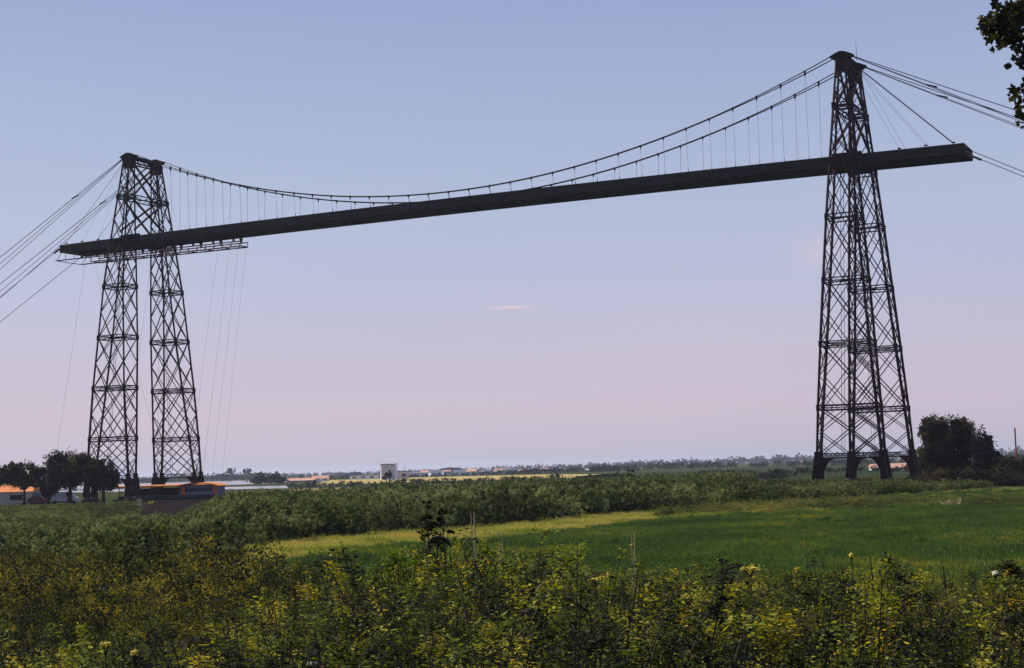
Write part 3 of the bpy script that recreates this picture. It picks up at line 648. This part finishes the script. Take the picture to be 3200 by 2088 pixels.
# distinct far trees
for x, yt, w, d_, lb in ((722,1464,42,1850,'umbrella pine, left one of the two on the dark far bank'),(772,1462,34,1850,'umbrella pine, right one of the two on the dark far bank'),
                      (814,1474,30,860,'rounded tree right of the two umbrella pines'),(862,1472,30,840,'taller ragged tree at the end of the far bank clump')):
    px_tree('tree', lb, x, yt, w, d_, 1482 if d_ > 1000 else 1500, n=1200, ls=1.2 if d_ > 1000 else .7, mat=M['leaf_far'], lobes=5, group='trees on the far river bank')
px_tree('tree', 'dark tree in front of the tall pale block', 1216, 1469, 26, 620, 1492, n=900, ls=.42, mat=M['leaf_dark'], lobes=5, group='single trees on the plain')
px_tree('tree', 'squat dark tree hugging the foot of the tall pale block', 1206, 1480, 42, 640, 1500, n=700, ls=.42, mat=M['leaf_dark'], lobes=4, group='single trees on the plain')
for x, yt, w, d_, lb in ((1262,1494,26,620,'dark round bush right of the tall pale block'),(1309,1494,14,640,'small bush on the yellow field'),(983,1493,14,640,'small dark bush in front of the salmon shed'),
                      (1926,1464,36,430,'left one of the two dark square bushes on the plain'),(1972,1460,38,420,'right one of the two dark square bushes on the plain'),(1742,1474,14,520,'tiny bush at the end of the yellow field'),
                      (2425,1462,22,420,'dark bush left of the right tower'),(1244,1497,9,600,'tiny bush beside the dark round bush')):
    px_tree('bush', lb, x, yt, w, d_, None, n=700, ls=.35, mat=M['leaf_dark'], lobes=5, group='single bushes on the plain', cat='bush')

far_kinds = [make_bush('far_tree_kind', 7., 8., 420, .85, M['leaf_far'], 6) for _ in range(5)]
def belt(x0, x1, d0, d1, n, hfun):
    P = []; S = []
    for _ in range(n):
        x = random.uniform(x0, x1); d_ = random.uniform(d0, d1); P.append(polar(x, d_)); S.append(hfun(x, d_)/6.2*random.uniform(.75, 1.12))
    return P, S
P = []; S = []
for args in ((1250,3400,3000,4200,620,lambda x, d: np.interp(x,[1250,1700,1900,2250,2600,3300],[8.,10,12.0,14,16,15.])*random.choice((.8,1,1.25))),
             (-200,1250,2600,3400,330,lambda x, d: np.interp(x,[-200,600,1250],[10,8.5,8])),
             (1480,2300,1150,1500,170,lambda x, d: np.interp(x,[1480,1850,2120,2150,2200,2300],[3.2,5.2,5.8,6.2,5.4,4.2])),
             (390,850,1920,2100,150,lambda x, d: np.interp(x,[380,500,700,840],[5,7,9.5,9])),
             (795,885,830,900,46,lambda x, d: 4.2),(880,1180,1150,1400,50,lambda x,d: 3.4),
             (1180,2000,1120,1220,160,lambda x, d: 2.2),
             (2350,3300,1000,1400,170,lambda x, d: 4.6)):
    p, s = belt(*args); P += p; S += s
scatter('far_woodland', far_kinds, np.array(P), np.array(S), 'hazy bluish belt of far trees along the whole skyline', 'woodland', .05)
# low hedge of dark scrub on the plain
P = []; S = []
for args in ((900,1760,470,640,150,lambda x, d: 1.5),(2000,2460,300,400,80,lambda x, d: 1.7),(2150,2900,420,600,120,lambda x, d: 1.9)):
    p, s = belt(*args); P += p; S += s
scatter('scrub', far_kinds, np.array(P), np.array(S), 'low dark scrub lines crossing the plain behind the thicket', 'scrub', .05)

# ---------------------------------------------------------------- thicket on the river bank
kinds = [make_bush('thicket_kind', 2.6, 2.3, 2300, .13, M['leaf_thicket'], 16, 1.0, .24) for _ in range(8)]
n = 26000
x = rng.uniform(-250, 3080, n); dmax = 300.; d_ = np.sqrt(rng.uniform(58**2, dmax**2, n))
far = np.interp(x, [-250,600,760,900,1700,2100,2700,3080],[262,262,230,215,235,300,300,215])
keep = (d_ > edge(x)+rng.normal(size=n)*1.5) & (d_ < far) & (rng.random(n) < .42*np.where(x < 760, np.clip((d_-edge(x)+2)/16, .12, 1), 1))
pp = np.array([polar(a, b) for a, b in zip(x, d_)])
keep &= ~((pp[:,0] > 0) & (pp[:,0] < 32) & (pp[:,1] > -75))
keep &= ~((x > 432) & (x < np.interp(d_,[150,170,262],[560,640,760])) & (d_ > 150))
keep &= ~((np.abs(pp[:,0]-SPAN) < 7) & (np.abs(pp[:,1]) < 13))
x, d_, pp = x[keep], d_[keep], pp[keep]
h = np.interp(x, [-250,560,760,1700,2300,2500,3080],[.95,.95,2.3,2.45,2.2,1.75,1.4])
h = np.where((x < 760) & (d_ < 90), np.where(d_ < 74, 1.75, 2.05), h); h = np.where((x > 2350) & (d_ > 195), .95, h)
h *= 1+.16*np.sin(pp[:,0]*.21)*np.cos(pp[:,1]*.17)
s_ = h/2.75*rng.uniform(.62, 1.22, len(h))
scatter('thicket', kinds, pp, np.stack([np.maximum(s_,.62)*1.05, np.maximum(s_,.62)*1.05, s_], 1), 'dense grey green thicket covering the river bank below the bridge', 'thicket')
# olive bushes along the meadow's far edge, right
kk = [make_bush('olive_bush_kind', 1.5, 2.2, 900, .12, M['leaf_yellowbush'], 6) for _ in range(4)]
n = 900; x = rng.uniform(2050, 3350, n); d_ = fringe(x)+2+rng.random(n)*np.interp(x,[2050,2450,2700,3300],[6,20,24,16])
pp = np.array([polar(a, b) for a, b in zip(x, d_)]); scatter('low_bushes', kk, pp, rng.uniform(.2,.6,n)*np.interp(x,[2050,2700,2800,3350],[1,1,.75,.7]), 'low olive yellow bushes along the far edge of the meadow on the right', 'bushes')
# heap of dead branches
g = MB(); q = polar(2965, 131)
for i in range(70):
    a = random.uniform(0, 6.28); r = random.uniform(0, 1.3); x0 = (q[0]+RD[0]*random.gauss(0,.45), q[1]+RD[1]*random.uniform(-1.2,1.2), random.uniform(0,.3))
    g.tube([x0, (x0[0]+math.cos(a)*.5, x0[1]+math.sin(a)*.5, x0[2]+random.uniform(.05,.5))], [.035,.012], 4)
tag(g.build('brush_pile', M['post']), 'heap of bare reddish branches at the far edge of the meadow', 'brush pile')
t = thing('trough', 'small red brown trough at the edge of the thicket', 'trough', tuple(polar(2387, 124))); t.rotation_euler = (0,0,VR); t.scale = (.5,.5,.6)
g = MB(); g.prism([(-.75,-.3,.1),(.75,-.3,.1),(.85,-.36,.55),(-.85,-.36,.55)], (0,.66,0)); g.build('basin', M['rust'], t)
g = MB(); 
for u in (-.6,.6): g.box((u-.06,-.25,-.02),(u+.06,.25,.1))
g.build('foot', M['dark'], t)

# ---------------------------------------------------------------- dry verge and meadow blades
tk = [make_tuft('dry_tuft_kind', 1.2, .38, 260, .024, M['leaf_yellow']) for _ in range(4)]
n = 5000; x = rng.uniform(790, 3300, n); u_ = rng.random(n); d_ = fringe(x)+(edge(x)+2-fringe(x))*u_+rng.normal(size=n)*.9
pp = np.array([polar(a, b) for a, b in zip(x, d_)])
k = ~((x > 2450) & (rng.random(n) < .85)); pp = pp[k]; sz = rng.uniform(.5,1.1,len(pp))
for x0_, x1_, dd_, nn_ in ((2330,2440,103.5,26),(2480,2770,105,60),(2370,2385,99,5),(1900,1990,88,8),(2560,2640,110,10)):
    q_ = np.array([polar(rng.uniform(x0_, x1_), dd_+rng.normal()*.25) for _ in range(nn_)]); pp = np.concatenate([pp, q_]); sz = np.concatenate([sz, rng.uniform(.3,.65,nn_)])
scatter('dry_grass', tk, pp, sz, 'tall yellow dry grass between the meadow and the thicket', 'grass')
tk = [make_tuft('meadow_tuft_kind', 1.6, .22, 420, .028, M['leaf_meadow']) for _ in range(4)]
n = 13200; x = rng.uniform(850, 3350, n); d_ = np.sqrt(rng.uniform(34**2, 185**2, n)); k = d_ < np.where((x > 2480), edge(x), fringe(x)+1.0); pp = np.array([polar(a, b) for a, b in zip(x[k], d_[k])])
scatter('meadow_grass', tk, pp, rng.uniform(.7,1.2,len(pp)), 'short green grass of the meadow', 'grass')

# ---------------------------------------------------------------- brush on the left and weeds in the foreground
bk = [make_bush('brush_kind', 1.9, 1.7, 4200, .042, M['leaf_brush'], 7) for _ in range(5)]
n = 7600; x = rng.uniform(-250, 1250, n); d_ = np.sqrt(rng.uniform(8.5**2, 84**2, n))
lim = np.interp(d_, [8.5,12,17,24,30,40,60,84],[650,700,780,840,850,850,850,820]); k = (x < lim+rng.normal(size=n)*28) & (rng.random(n) < .62*np.where(x > 700, 1., np.interp(d_,[44,60,80],[1,.6,.2])))
x, d_ = x[k], d_[k]; pp = np.array([polar(a, b) for a, b in zip(x, d_)]); pp[:, 2] = dike(pp[:, 0], pp[:, 1])
# keep the top of the brush at the height of the slope's weeds
ztop = CAM[2]-(np.interp(x,[-250,300,700,900,1250],[1725,1735,1752,1845,1850])-hor_y(x))*d_/FPX
ztop -= np.interp(d_,[8.5,14,22,40,66,84],[.36,.36,.36,.32,.25,.1])
h = np.clip(ztop-pp[:, 2], .35, 2.1)*rng.uniform(.62, 1.28, len(x))*(1+.18*np.sin(pp[:,0]*.9+1.3)*np.sin(pp[:,1]*.7))
scatter('brush', bk, pp, np.stack([np.maximum(h/2.,.35)]*2+[h/2.], 1), 'dark tangled brush with yellowing leaves filling the lower left', 'brush')
wk_ = [make_weed('weed_kind', .95, 12, 52, .0185, M['leaf_weed']) for _ in range(9)]
n = 6500; x = rng.uniform(-500, 3700, n); d_ = np.sqrt(rng.uniform(4.8**2, 27**2, n)); k = (rng.random(n) < np.interp(d_,[4.2,8,14,27],[1,.9,.62,.42]))
x, d_ = x[k], d_[k]; pp = np.array([polar(a, b) for a, b in zip(x, d_)]); pp[:, 2] = dike(pp[:, 0], pp[:, 1])
ytop = np.interp(x,[-500,0,600,880,1130,1180,1280,1450,1620,1760,1900,2200,2350,2500,2900,3000,3200,3700],[1960,1960,1930,1860,1840,1745,1700,1700,1705,1765,1800,1770,1790,1770,1800,1790,1740,1740])
ztop = CAM[2]-(ytop-hor_y(x))*d_/FPX
h = np.clip(ztop-pp[:, 2], .12, 1.25)*rng.uniform(.68, 1.05, len(x))
scatter('weeds', wk_, pp, np.stack([np.maximum(h/.95,.55)]*2+[h/.95], 1), 'tangled sunlit weeds with yellow and green leaves across the foreground', 'weeds', .1)

def stalk(label, pts, d0, r=.0062, strands=2):
    P = [at(a, b, d0) for a, b in pts]; g0 = polar(pts[-1][0], d0); zb = float(dike(g0[0], g0[1])); P.append(np.array([P[-1][0], P[-1][1], zb]))
    t = thing('dry_stalk', label, 'stalk', tuple(P[-1]), 'tall dry stalks in the weeds')
    for s in range(strands):
        g = MB(); g.tube([tuple(p-P[-1]+np.array([.016*s*(1-i/len(P)), .01*s, 0])) for i, p in enumerate(P)], [r*(.35+.65*(i/(len(P)-1))**.5) for i in range(len(P))], 6)
        g.build('stem', M['straw'], t)
    return t
stalk('leftmost tall dry stalk, thickening towards its foot', [(1471,1598),(1474,1650),(1478,1720),(1488,1800),(1498,1885)], 9.)
s2 = stalk('middle tall dry stalk with a yellow green leaf whorl', [(1560,1660),(1561,1720),(1558,1790),(1551,1885)], 9.2)
stalk('straight dry stalk standing alone before the meadow', [(1972,1664),(1976,1730),(1981,1822)], 9.4)
stalk('short bent dry stalk left of the leafy middle stalk', [(1420,1815),(1440,1845),(1462,1885)], 8.6, .007, 1)
def leaves_at(parent, pts, origin, size, mat, name='leaf', n=1):
    for a, b, c, e in pts:
        p0 = at(a, b, pts_d)-origin; p1 = at(c, e, pts_d)-origin; p0 = Vector(p0); p1 = Vector(p1); dv = p1-p0
        sd = dv.cross(Vector(AF)).normalized()*size; up = Vector(AF)*-.01
        g = MB(); g.poly([p0, p0.lerp(p1,.35)+sd+up, p0.lerp(p1,.75)+sd*.6, p1]); g.poly([p1, p0.lerp(p1,.75)-sd*.6, p0.lerp(p1,.35)-sd+up, p0])
        me = g.build(name, mat, parent)
pts_d = 9.2; o2 = np.array(s2.location)
leaves_at(s2, [(1560,1745,1535,1722),(1560,1758,1582,1775),(1558,1750,1520,1795),(1560,1735,1566,1718)], o2, .012, M['leaf_lime'])

# leafy plants that stand out above the weeds
def standout(label, x, ytop, ybot, w, d0, mat, n=420, ls=.05):
    q = polar(x, d0); zb = float(dike(q[0], q[1])); zt = float(at(x, ytop, d0)[2]); h_ = max(.3, zt-zb); ww = w*d0/FPX
    t = thing('weed_plant', label, 'plant', (q[0], q[1], zb), 'tall leafy weeds')
    g = MB(); g.tube([(0,0,0),(.02,.01,h_*.5),(0,0,h_*.96)], [.008,.006,.003], 6); g.build('stem', M['deadleaf'], t)
    link('foliage', make_weed('foliage', h_, 5 if w < 60 else 9, max(14, n//8), ls, mat, ww*.6), t)
standout('slim lime green plant, left of the pair above the curled stem', 1330, 1548, 1650, 40, 9.6, M['leaf_lime'], 150, .03)
standout('slim lime green plant, right of the pair above the curled stem', 1378, 1556, 1670, 40, 9.5, M['leaf_lime'], 150, .03)
def dense_plant(label, blobs, x, d0, n, ls, mat):
    q = polar(x, d0); zb = float(dike(q[0], q[1])); o_ = np.array([q[0], q[1], zb]); t = thing('weed_plant', label, 'plant', tuple(o_), 'tall leafy weeds')
    lb = []; g = MB()
    for a_, b_, rx, ry in blobs:
        p = at(a_, b_, d0)-o_; lb.append((p[0], p[1], p[2], rx*d0/FPX, rx*d0/FPX, ry*d0/FPX)); g.tube([(0,0,0), (p[0]*.4,p[1]*.4,p[2]*.6), tuple(p)], [.008,.005,.002], 5)
    g.build('stem', M['deadleaf'], t); P_, tt = crown_points(n, lb, .15)
    D_ = rand_dirs(n); D_[:, 2] *= .4; link('foliage', quad_mesh('foliage', P_, D_, rand_dirs(n, 1.2), ls*rng.uniform(.6,1.4,n), ls*.45, tt, mat), t)
dense_plant('dark dense plant growing behind the curled stem', [(1350,1640,38,36),(1335,1600,20,40),(1378,1612,20,44),(1365,1690,34,40),(1325,1670,18,26),(1400,1660,20,24)], 1352, 9.7, 1500, .022, M['leaf_weeddark'])
dense_plant('bright green bushy weed at the left corner of the meadow', [(1190,1800,40,60),(1230,1750,36,46),(1270,1830,50,60),(1160,1850,30,50),(1300,1760,34,40)], 1225, 9.3, 2200, .020, M['leaf_lime'])
standout('bright green weed with drooping tip in the centre', 1735, 1690, 1830, 90, 8.6, M['leaf_lime'], 260, .026)
standout('small lime plant beside the leftmost tall stalk', 1452, 1715, 1800, 40, 8.8, M['leaf_lime'], 90, .026)
standout('tall dark green plant left of the right corner', 2705, 1712, 1830, 90, 8.4, M['leaf_weed'], 900, .026)
standout('bushy green weed above the left end of the meadow', 1175, 1735, 1880, 110, 9.4, M['leaf_weed'], 1100, .026)
standout('upright forked dark weed near the right side', 2930, 1745, 1830, 45, 8.2, M['leaf_dark'], 200, .03)
standout('grey green weed at the right edge of the photo', 3165, 1740, 1860, 110, 8.0, M['leaf_weed'], 900, .026)
standout('broad bright green plant below the curled stem', 1400, 1690, 1900, 190, 9.0, M['leaf_lime'], 700, .024)
standout('green plant left of the curled stem, at the meadow corner', 1235, 1700, 1900, 170, 9.1, M['leaf_weed'], 900, .024)
# curled dead stem
q = polar(1362, 9.3); zb = float(dike(q[0], q[1])); org = np.array([q[0], q[1], zb])
t = thing('curled_stem', 'dark dead stem curled over like a hook above the weeds', 'plant', tuple(org))
g = MB(); A_ = [at(a, b, 9.3)-org for a, b in ((1338,1712),(1341,1694),(1352,1683),(1368,1680),(1385,1683),(1399,1692),(1410,1708))]
g.tube([tuple(p) for p in A_], [.006,.009,.011,.012,.013,.012,.005], 7); g.build('hook', M['deadleaf'], t)
g = MB(); g.tube([(0,0,0), tuple(at(1366,1760,9.3)-org), tuple(at(1368,1690,9.3)-org)], [.012,.010,.006], 6); g.build('stem', M['deadleaf'], t)
# umbels
for x, y, w, d0, lb, mt in ((1862,1806,54,8.6,'pair of flat yellow flower heads in the centre right','flower'),(2345,1775,60,8.4,'flat yellow flower head right of the centre','flower'),
                        (2655,1836,24,8.0,'small yellow flower head below the dark green plant','flower'),(3110,1790,16,8.0,'pale bud beside the right edge weed','whiteflower'),
                        (330,2014,30,6.3,'wide yellow flower head low in the left corner','flower'),(420,2040,22,6.2,'small yellow flower cluster right of the wide yellow head','flower'),
                        (2660,1735,12,8.3,'tiny yellow green bud above the meadow','flower'),(975,2072,30,6.0,'pale yellow flower at the bottom edge','whiteflower')):
    P0 = at(x, y, d0); q = polar(x, d0); zb = float(dike(q[0], q[1])); ww = w*d0/FPX
    t = thing('flowering_weed', lb, 'flower', (q[0], q[1], zb), 'flowering weeds'); top = P0-np.array([q[0], q[1], zb])
    g = MB(); g.tube([(0,0,0), tuple(top-np.array([0,0,.05]))], [.006,.003], 5)
    hd = MB()
    for i in range(46):
        a = random.uniform(0, 6.28); r = ww/2*math.sqrt(random.random()); p = (top[0]+math.cos(a)*r, top[1]+math.sin(a)*r, top[2]+random.uniform(-.008,.008)-r*.12)
        g.tube([tuple(top-np.array([0,0,.05])), p], [.0015,.001], 3) if i < 14 else None
        s = random.uniform(.004,.008); k = len(hd.v)
        hd.v += [(p[0]+s,p[1],p[2]),(p[0],p[1]+s,p[2]),(p[0]-s,p[1],p[2]),(p[0],p[1]-s,p[2]),(p[0],p[1],p[2]+s*.8),(p[0],p[1],p[2]-s*.6)]
        for a_, b2 in ((0,1),(1,2),(2,3),(3,0)): hd.f += [(k+a_,k+b2,k+4),(k+b2,k+a_,k+5)]; hd.m += [0,0]
    g.build('stem', M['deadleaf'], t); hd.build('flower_head', M[mt], t)

# ---------------------------------------------------------------- overhanging branch, top right
DB = 11.
base = polar(3720, DB); zb = float(dike(base[0], base[1]))
t = thing('poplar_tree', 'dark leafy branches of a near tree hanging into the upper right corner', 'tree', (base[0], base[1], zb)); org = np.array([base[0], base[1], zb])
g = MB(); top = np.array([.1,.1,8.5])
g.tube([(0,0,-.1),(.05,0,2.5),(.1,.1,5.5),tuple(top)], [.22,.18,.13,.04], 10)
tips = []
def P_(a, b, dd=0.): return at(a, b, DB+dd)-org
for path in ([(3560,-150),(3330,-90),(3180,30),(3120,60)],[(3180,30),(3150,95),(3100,90)],[(3330,-90),(3120,-20),(3108,12)],[(3560,500),(3330,420),(3200,392)],[(3560,60),(3300,130),(3190,180)],[(3560,200),(3300,250),(3190,285)],[(3180,30),(3170,120),(3140,140)]):
    g.tube([tuple(P_(a, b)) for a, b in path], [.05,.03,.014,.006][:len(path)], 5)
for yb in (-150, 60, 200, 500): g.tube([(.1,.1,float(P_(3560,yb)[2])-.3), tuple(P_(3560,yb))], [.08,.05], 6)
g.build('trunk', M['bark'], t)
Pn = []; 
clus = [(3150,35,34,30,60),(3180,50,40,50,80),(3130,62,38,24,70),(3095,72,34,22,50),(3075,85,22,22,26),(3140,100,46,20,50),(3120,125,40,16,34),(3155,130,34,20,30),(3118,150,24,10,12),(3085,100,22,14,14),(3178,165,16,28,16),(3168,200,22,8,8),(3172,275,14,10,10),(3170,298,18,14,16),(3182,330,10,22,12),(3108,12,7,14,6),(3190,370,14,20,10),(3215,100,40,120,160),(3230,280,40,120,120)]
for cx, cy, rx, ry, k in clus:
    for _ in range(k): Pn.append(P_(cx+random.uniform(-1,1)*rx, cy+random.uniform(-1,1)*ry, random.uniform(-.35,.35)))
Pn = np.array(Pn); n = len(Pn)
Dn = rng.normal(size=(n,3)); Dn[:,2] = -np.abs(Dn[:,2])*.8; Nn = np.tile(-AF, (n,1))+rng.normal(size=(n,3))*.5
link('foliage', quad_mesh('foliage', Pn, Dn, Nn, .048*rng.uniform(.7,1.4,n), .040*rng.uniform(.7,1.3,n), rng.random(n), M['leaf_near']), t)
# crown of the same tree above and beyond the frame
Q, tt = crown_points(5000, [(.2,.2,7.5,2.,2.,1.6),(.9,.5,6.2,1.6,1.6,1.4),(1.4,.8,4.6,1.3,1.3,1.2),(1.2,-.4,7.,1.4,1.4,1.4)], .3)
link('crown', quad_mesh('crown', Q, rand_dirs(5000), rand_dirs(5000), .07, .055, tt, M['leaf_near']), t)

# ---------------------------------------------------------------- haze
HAZE = 9.0e-5
if HAZE:
    mb = MB(); c2 = CAM
    mb.box((c2[0]-15000, c2[1]-15000, -1.3), (c2[0]+15000, c2[1]+15000, 72))
    m, nt, N, L = new_mat('thin_haze'); o_ = N('ShaderNodeOutputMaterial'); v = N('ShaderNodeVolumePrincipled'); L(v.outputs[0], o_.inputs['Volume'])
    v.inputs['Color'].default_value = (.72,.80,1.0,1); v.inputs['Density'].default_value = HAZE; v.inputs['Anisotropy'].default_value = .2
    tag(mb.build('haze', m), 'thin lavender haze over the marsh', 'haze', kind='stuff')

# ---------------------------------------------------------------- light, sky, camera
SUN_YAW = YAW-1.05; SUN_EL = R(43)
sd = Vector((math.sin(SUN_YAW)*math.cos(SUN_EL), math.cos(SUN_YAW)*math.cos(SUN_EL), math.sin(SUN_EL)))
ld = bpy.data.lights.new('sun', 'SUN'); ld.energy = 5.0; ld.angle = R(.55); ld.color = (1., .89, .70)
lo = bpy.data.objects.new('sun', ld); C.objects.link(lo); lo.rotation_euler = sd.to_track_quat('Z', 'Y').to_euler(); lo.location = (0,0,200)
wd = bpy.data.worlds.new('World'); bpy.context.scene.world = wd; wd.use_nodes = True; nt = wd.node_tree; nt.nodes.clear(); N = nt.nodes.new; L = nt.links.new
ow = N('ShaderNodeOutputWorld'); bg = N('ShaderNodeBackground'); L(bg.outputs[0], ow.inputs[0])
sky = N('ShaderNodeTexSky'); sky.sky_type = 'NISHITA'; sky.sun_disc = False; sky.sun_elevation = SUN_EL; sky.sun_rotation = SUN_YAW; sky.dust_density = 2.; sky.air_density = 1.2
tc = N('ShaderNodeTexCoord'); sp = N('ShaderNodeSeparateXYZ'); L(tc.outputs['Generated'], sp.inputs[0])
def lin(c): return tuple(((v/255+.055)/1.055)**2.4 if v > 10 else v/255/12.92 for v in c)
K = 10.   # the ramp is stored at 1/10 of the sky texture's physical scale
stops = [(0.,(196,187,202)),(.035,(197,184,202)),(.07,(189,181,203)),(.115,(177,180,207)),(.17,(167,178,206)),(.23,(156,168,201)),(.29,(143,156,196)),(.45,(120,142,195)),(1.,(80,110,175))]
rp = ramp_node(N, [(p, lin(c)) for p, c in stops]); L(sp.outputs['Z'], rp.inputs[0])
sc = N('ShaderNodeVectorMath'); sc.operation = 'SCALE'; sc.inputs['Scale'].default_value = K; L(rp.outputs[0], sc.inputs[0])
# faint unevenness and one small pink cloud wisp
nz = N('ShaderNodeTexNoise'); nz.inputs['Scale'].default_value = 2.2; nz.inputs['Detail'].default_value = 3
mpg = N('ShaderNodeMapping'); mpg.inputs['Scale'].default_value = (1,1,4); L(tc.outputs['Generated'], mpg.inputs[0]); L(mpg.outputs[0], nz.inputs['Vector'])
mr = N('ShaderNodeMapRange'); mr.inputs['To Min'].default_value = .95; mr.inputs['To Max'].default_value = 1.05; L(nz.outputs[0], mr.inputs['Value'])
s2_ = N('ShaderNodeVectorMath'); s2_.operation = 'SCALE'; L(sc.outputs[0], s2_.inputs[0]); L(mr.outputs[0], s2_.inputs['Scale'])
mx = N('ShaderNodeMix'); mx.data_type = 'RGBA'; mx.inputs[0].default_value = .88; L(sky.outputs[0], mx.inputs[6]); L(s2_.outputs[0], mx.inputs[7])
wd_ = ray(1597, 961); wd_ /= np.linalg.norm(wd_); prev = mx.outputs[2]
for (cx, cy, wx, wy, amt) in ((1597,961,.0125,.0012,.9),(2600,770,.024,.010,.28),(2545,800,.008,.006,.2),(2200,1150,.08,.03,.10)):
    c = ray(cx, cy); c = Vector(c/np.linalg.norm(c)); rx = Vector((c.y, -c.x, 0)).normalized(); uy = rx.cross(c)
    outs = []
    for ax, ww in ((rx, wx), (uy, wy)):
        dt = N('ShaderNodeVectorMath'); dt.operation = 'DOT_PRODUCT'; L(tc.outputs['Generated'], dt.inputs[0]); dt.inputs[1].default_value = ax/ww
        ad = N('ShaderNodeMath'); ad.operation = 'ADD'; ad.inputs[1].default_value = -c.dot(ax)/ww; L(dt.outputs['Value'], ad.inputs[0])
        sq = N('ShaderNodeMath'); sq.operation = 'MULTIPLY'; L(ad.outputs[0], sq.inputs[0]); L(ad.outputs[0], sq.inputs[1]); outs.append(sq)
    su = N('ShaderNodeMath'); su.operation = 'ADD'; L(outs[0].outputs[0], su.inputs[0]); L(outs[1].outputs[0], su.inputs[1])
    ex = N('ShaderNodeMath'); ex.operation = 'MULTIPLY'; ex.inputs[1].default_value = -1; L(su.outputs[0], ex.inputs[0])
    e2 = N('ShaderNodeMath'); e2.operation = 'EXPONENT'; L(ex.outputs[0], e2.inputs[0])
    e3 = N('ShaderNodeMath'); e3.operation = 'MULTIPLY'; e3.inputs[1].default_value = amt; L(e2.outputs[0], e3.inputs[0])
    mm = N('ShaderNodeMix'); mm.data_type = 'RGBA'; L(e3.outputs[0], mm.inputs[0]); L(prev, mm.inputs[6]); q = lin((212,190,203)); mm.inputs[7].default_value = (q[0]*K, q[1]*K, q[2]*K, 1); prev = mm.outputs[2]
L(prev, bg.inputs[0]); bg.inputs[1].default_value = .1

cd = bpy.data.cameras.new('camera'); co = bpy.data.objects.new('camera', cd); C.objects.link(co)
cd.sensor_width = 36; cd.lens = FPX*36/3200; cd.clip_start = .1; cd.clip_end = 40000
mw = Matrix.Identity(4)
for i in range(3): mw[i][0] = AR[i]; mw[i][1] = AU[i]; mw[i][2] = -AF[i]; mw[i][3] = CAM[i]
co.matrix_world = mw; bpy.context.scene.camera = co
sc_ = bpy.context.scene
sc_.view_settings.view_transform = 'Standard'; sc_.view_settings.look = 'None'; sc_.view_settings.exposure = .18; sc_.view_settings.gamma = 1
sc_.render.engine = 'CYCLES'
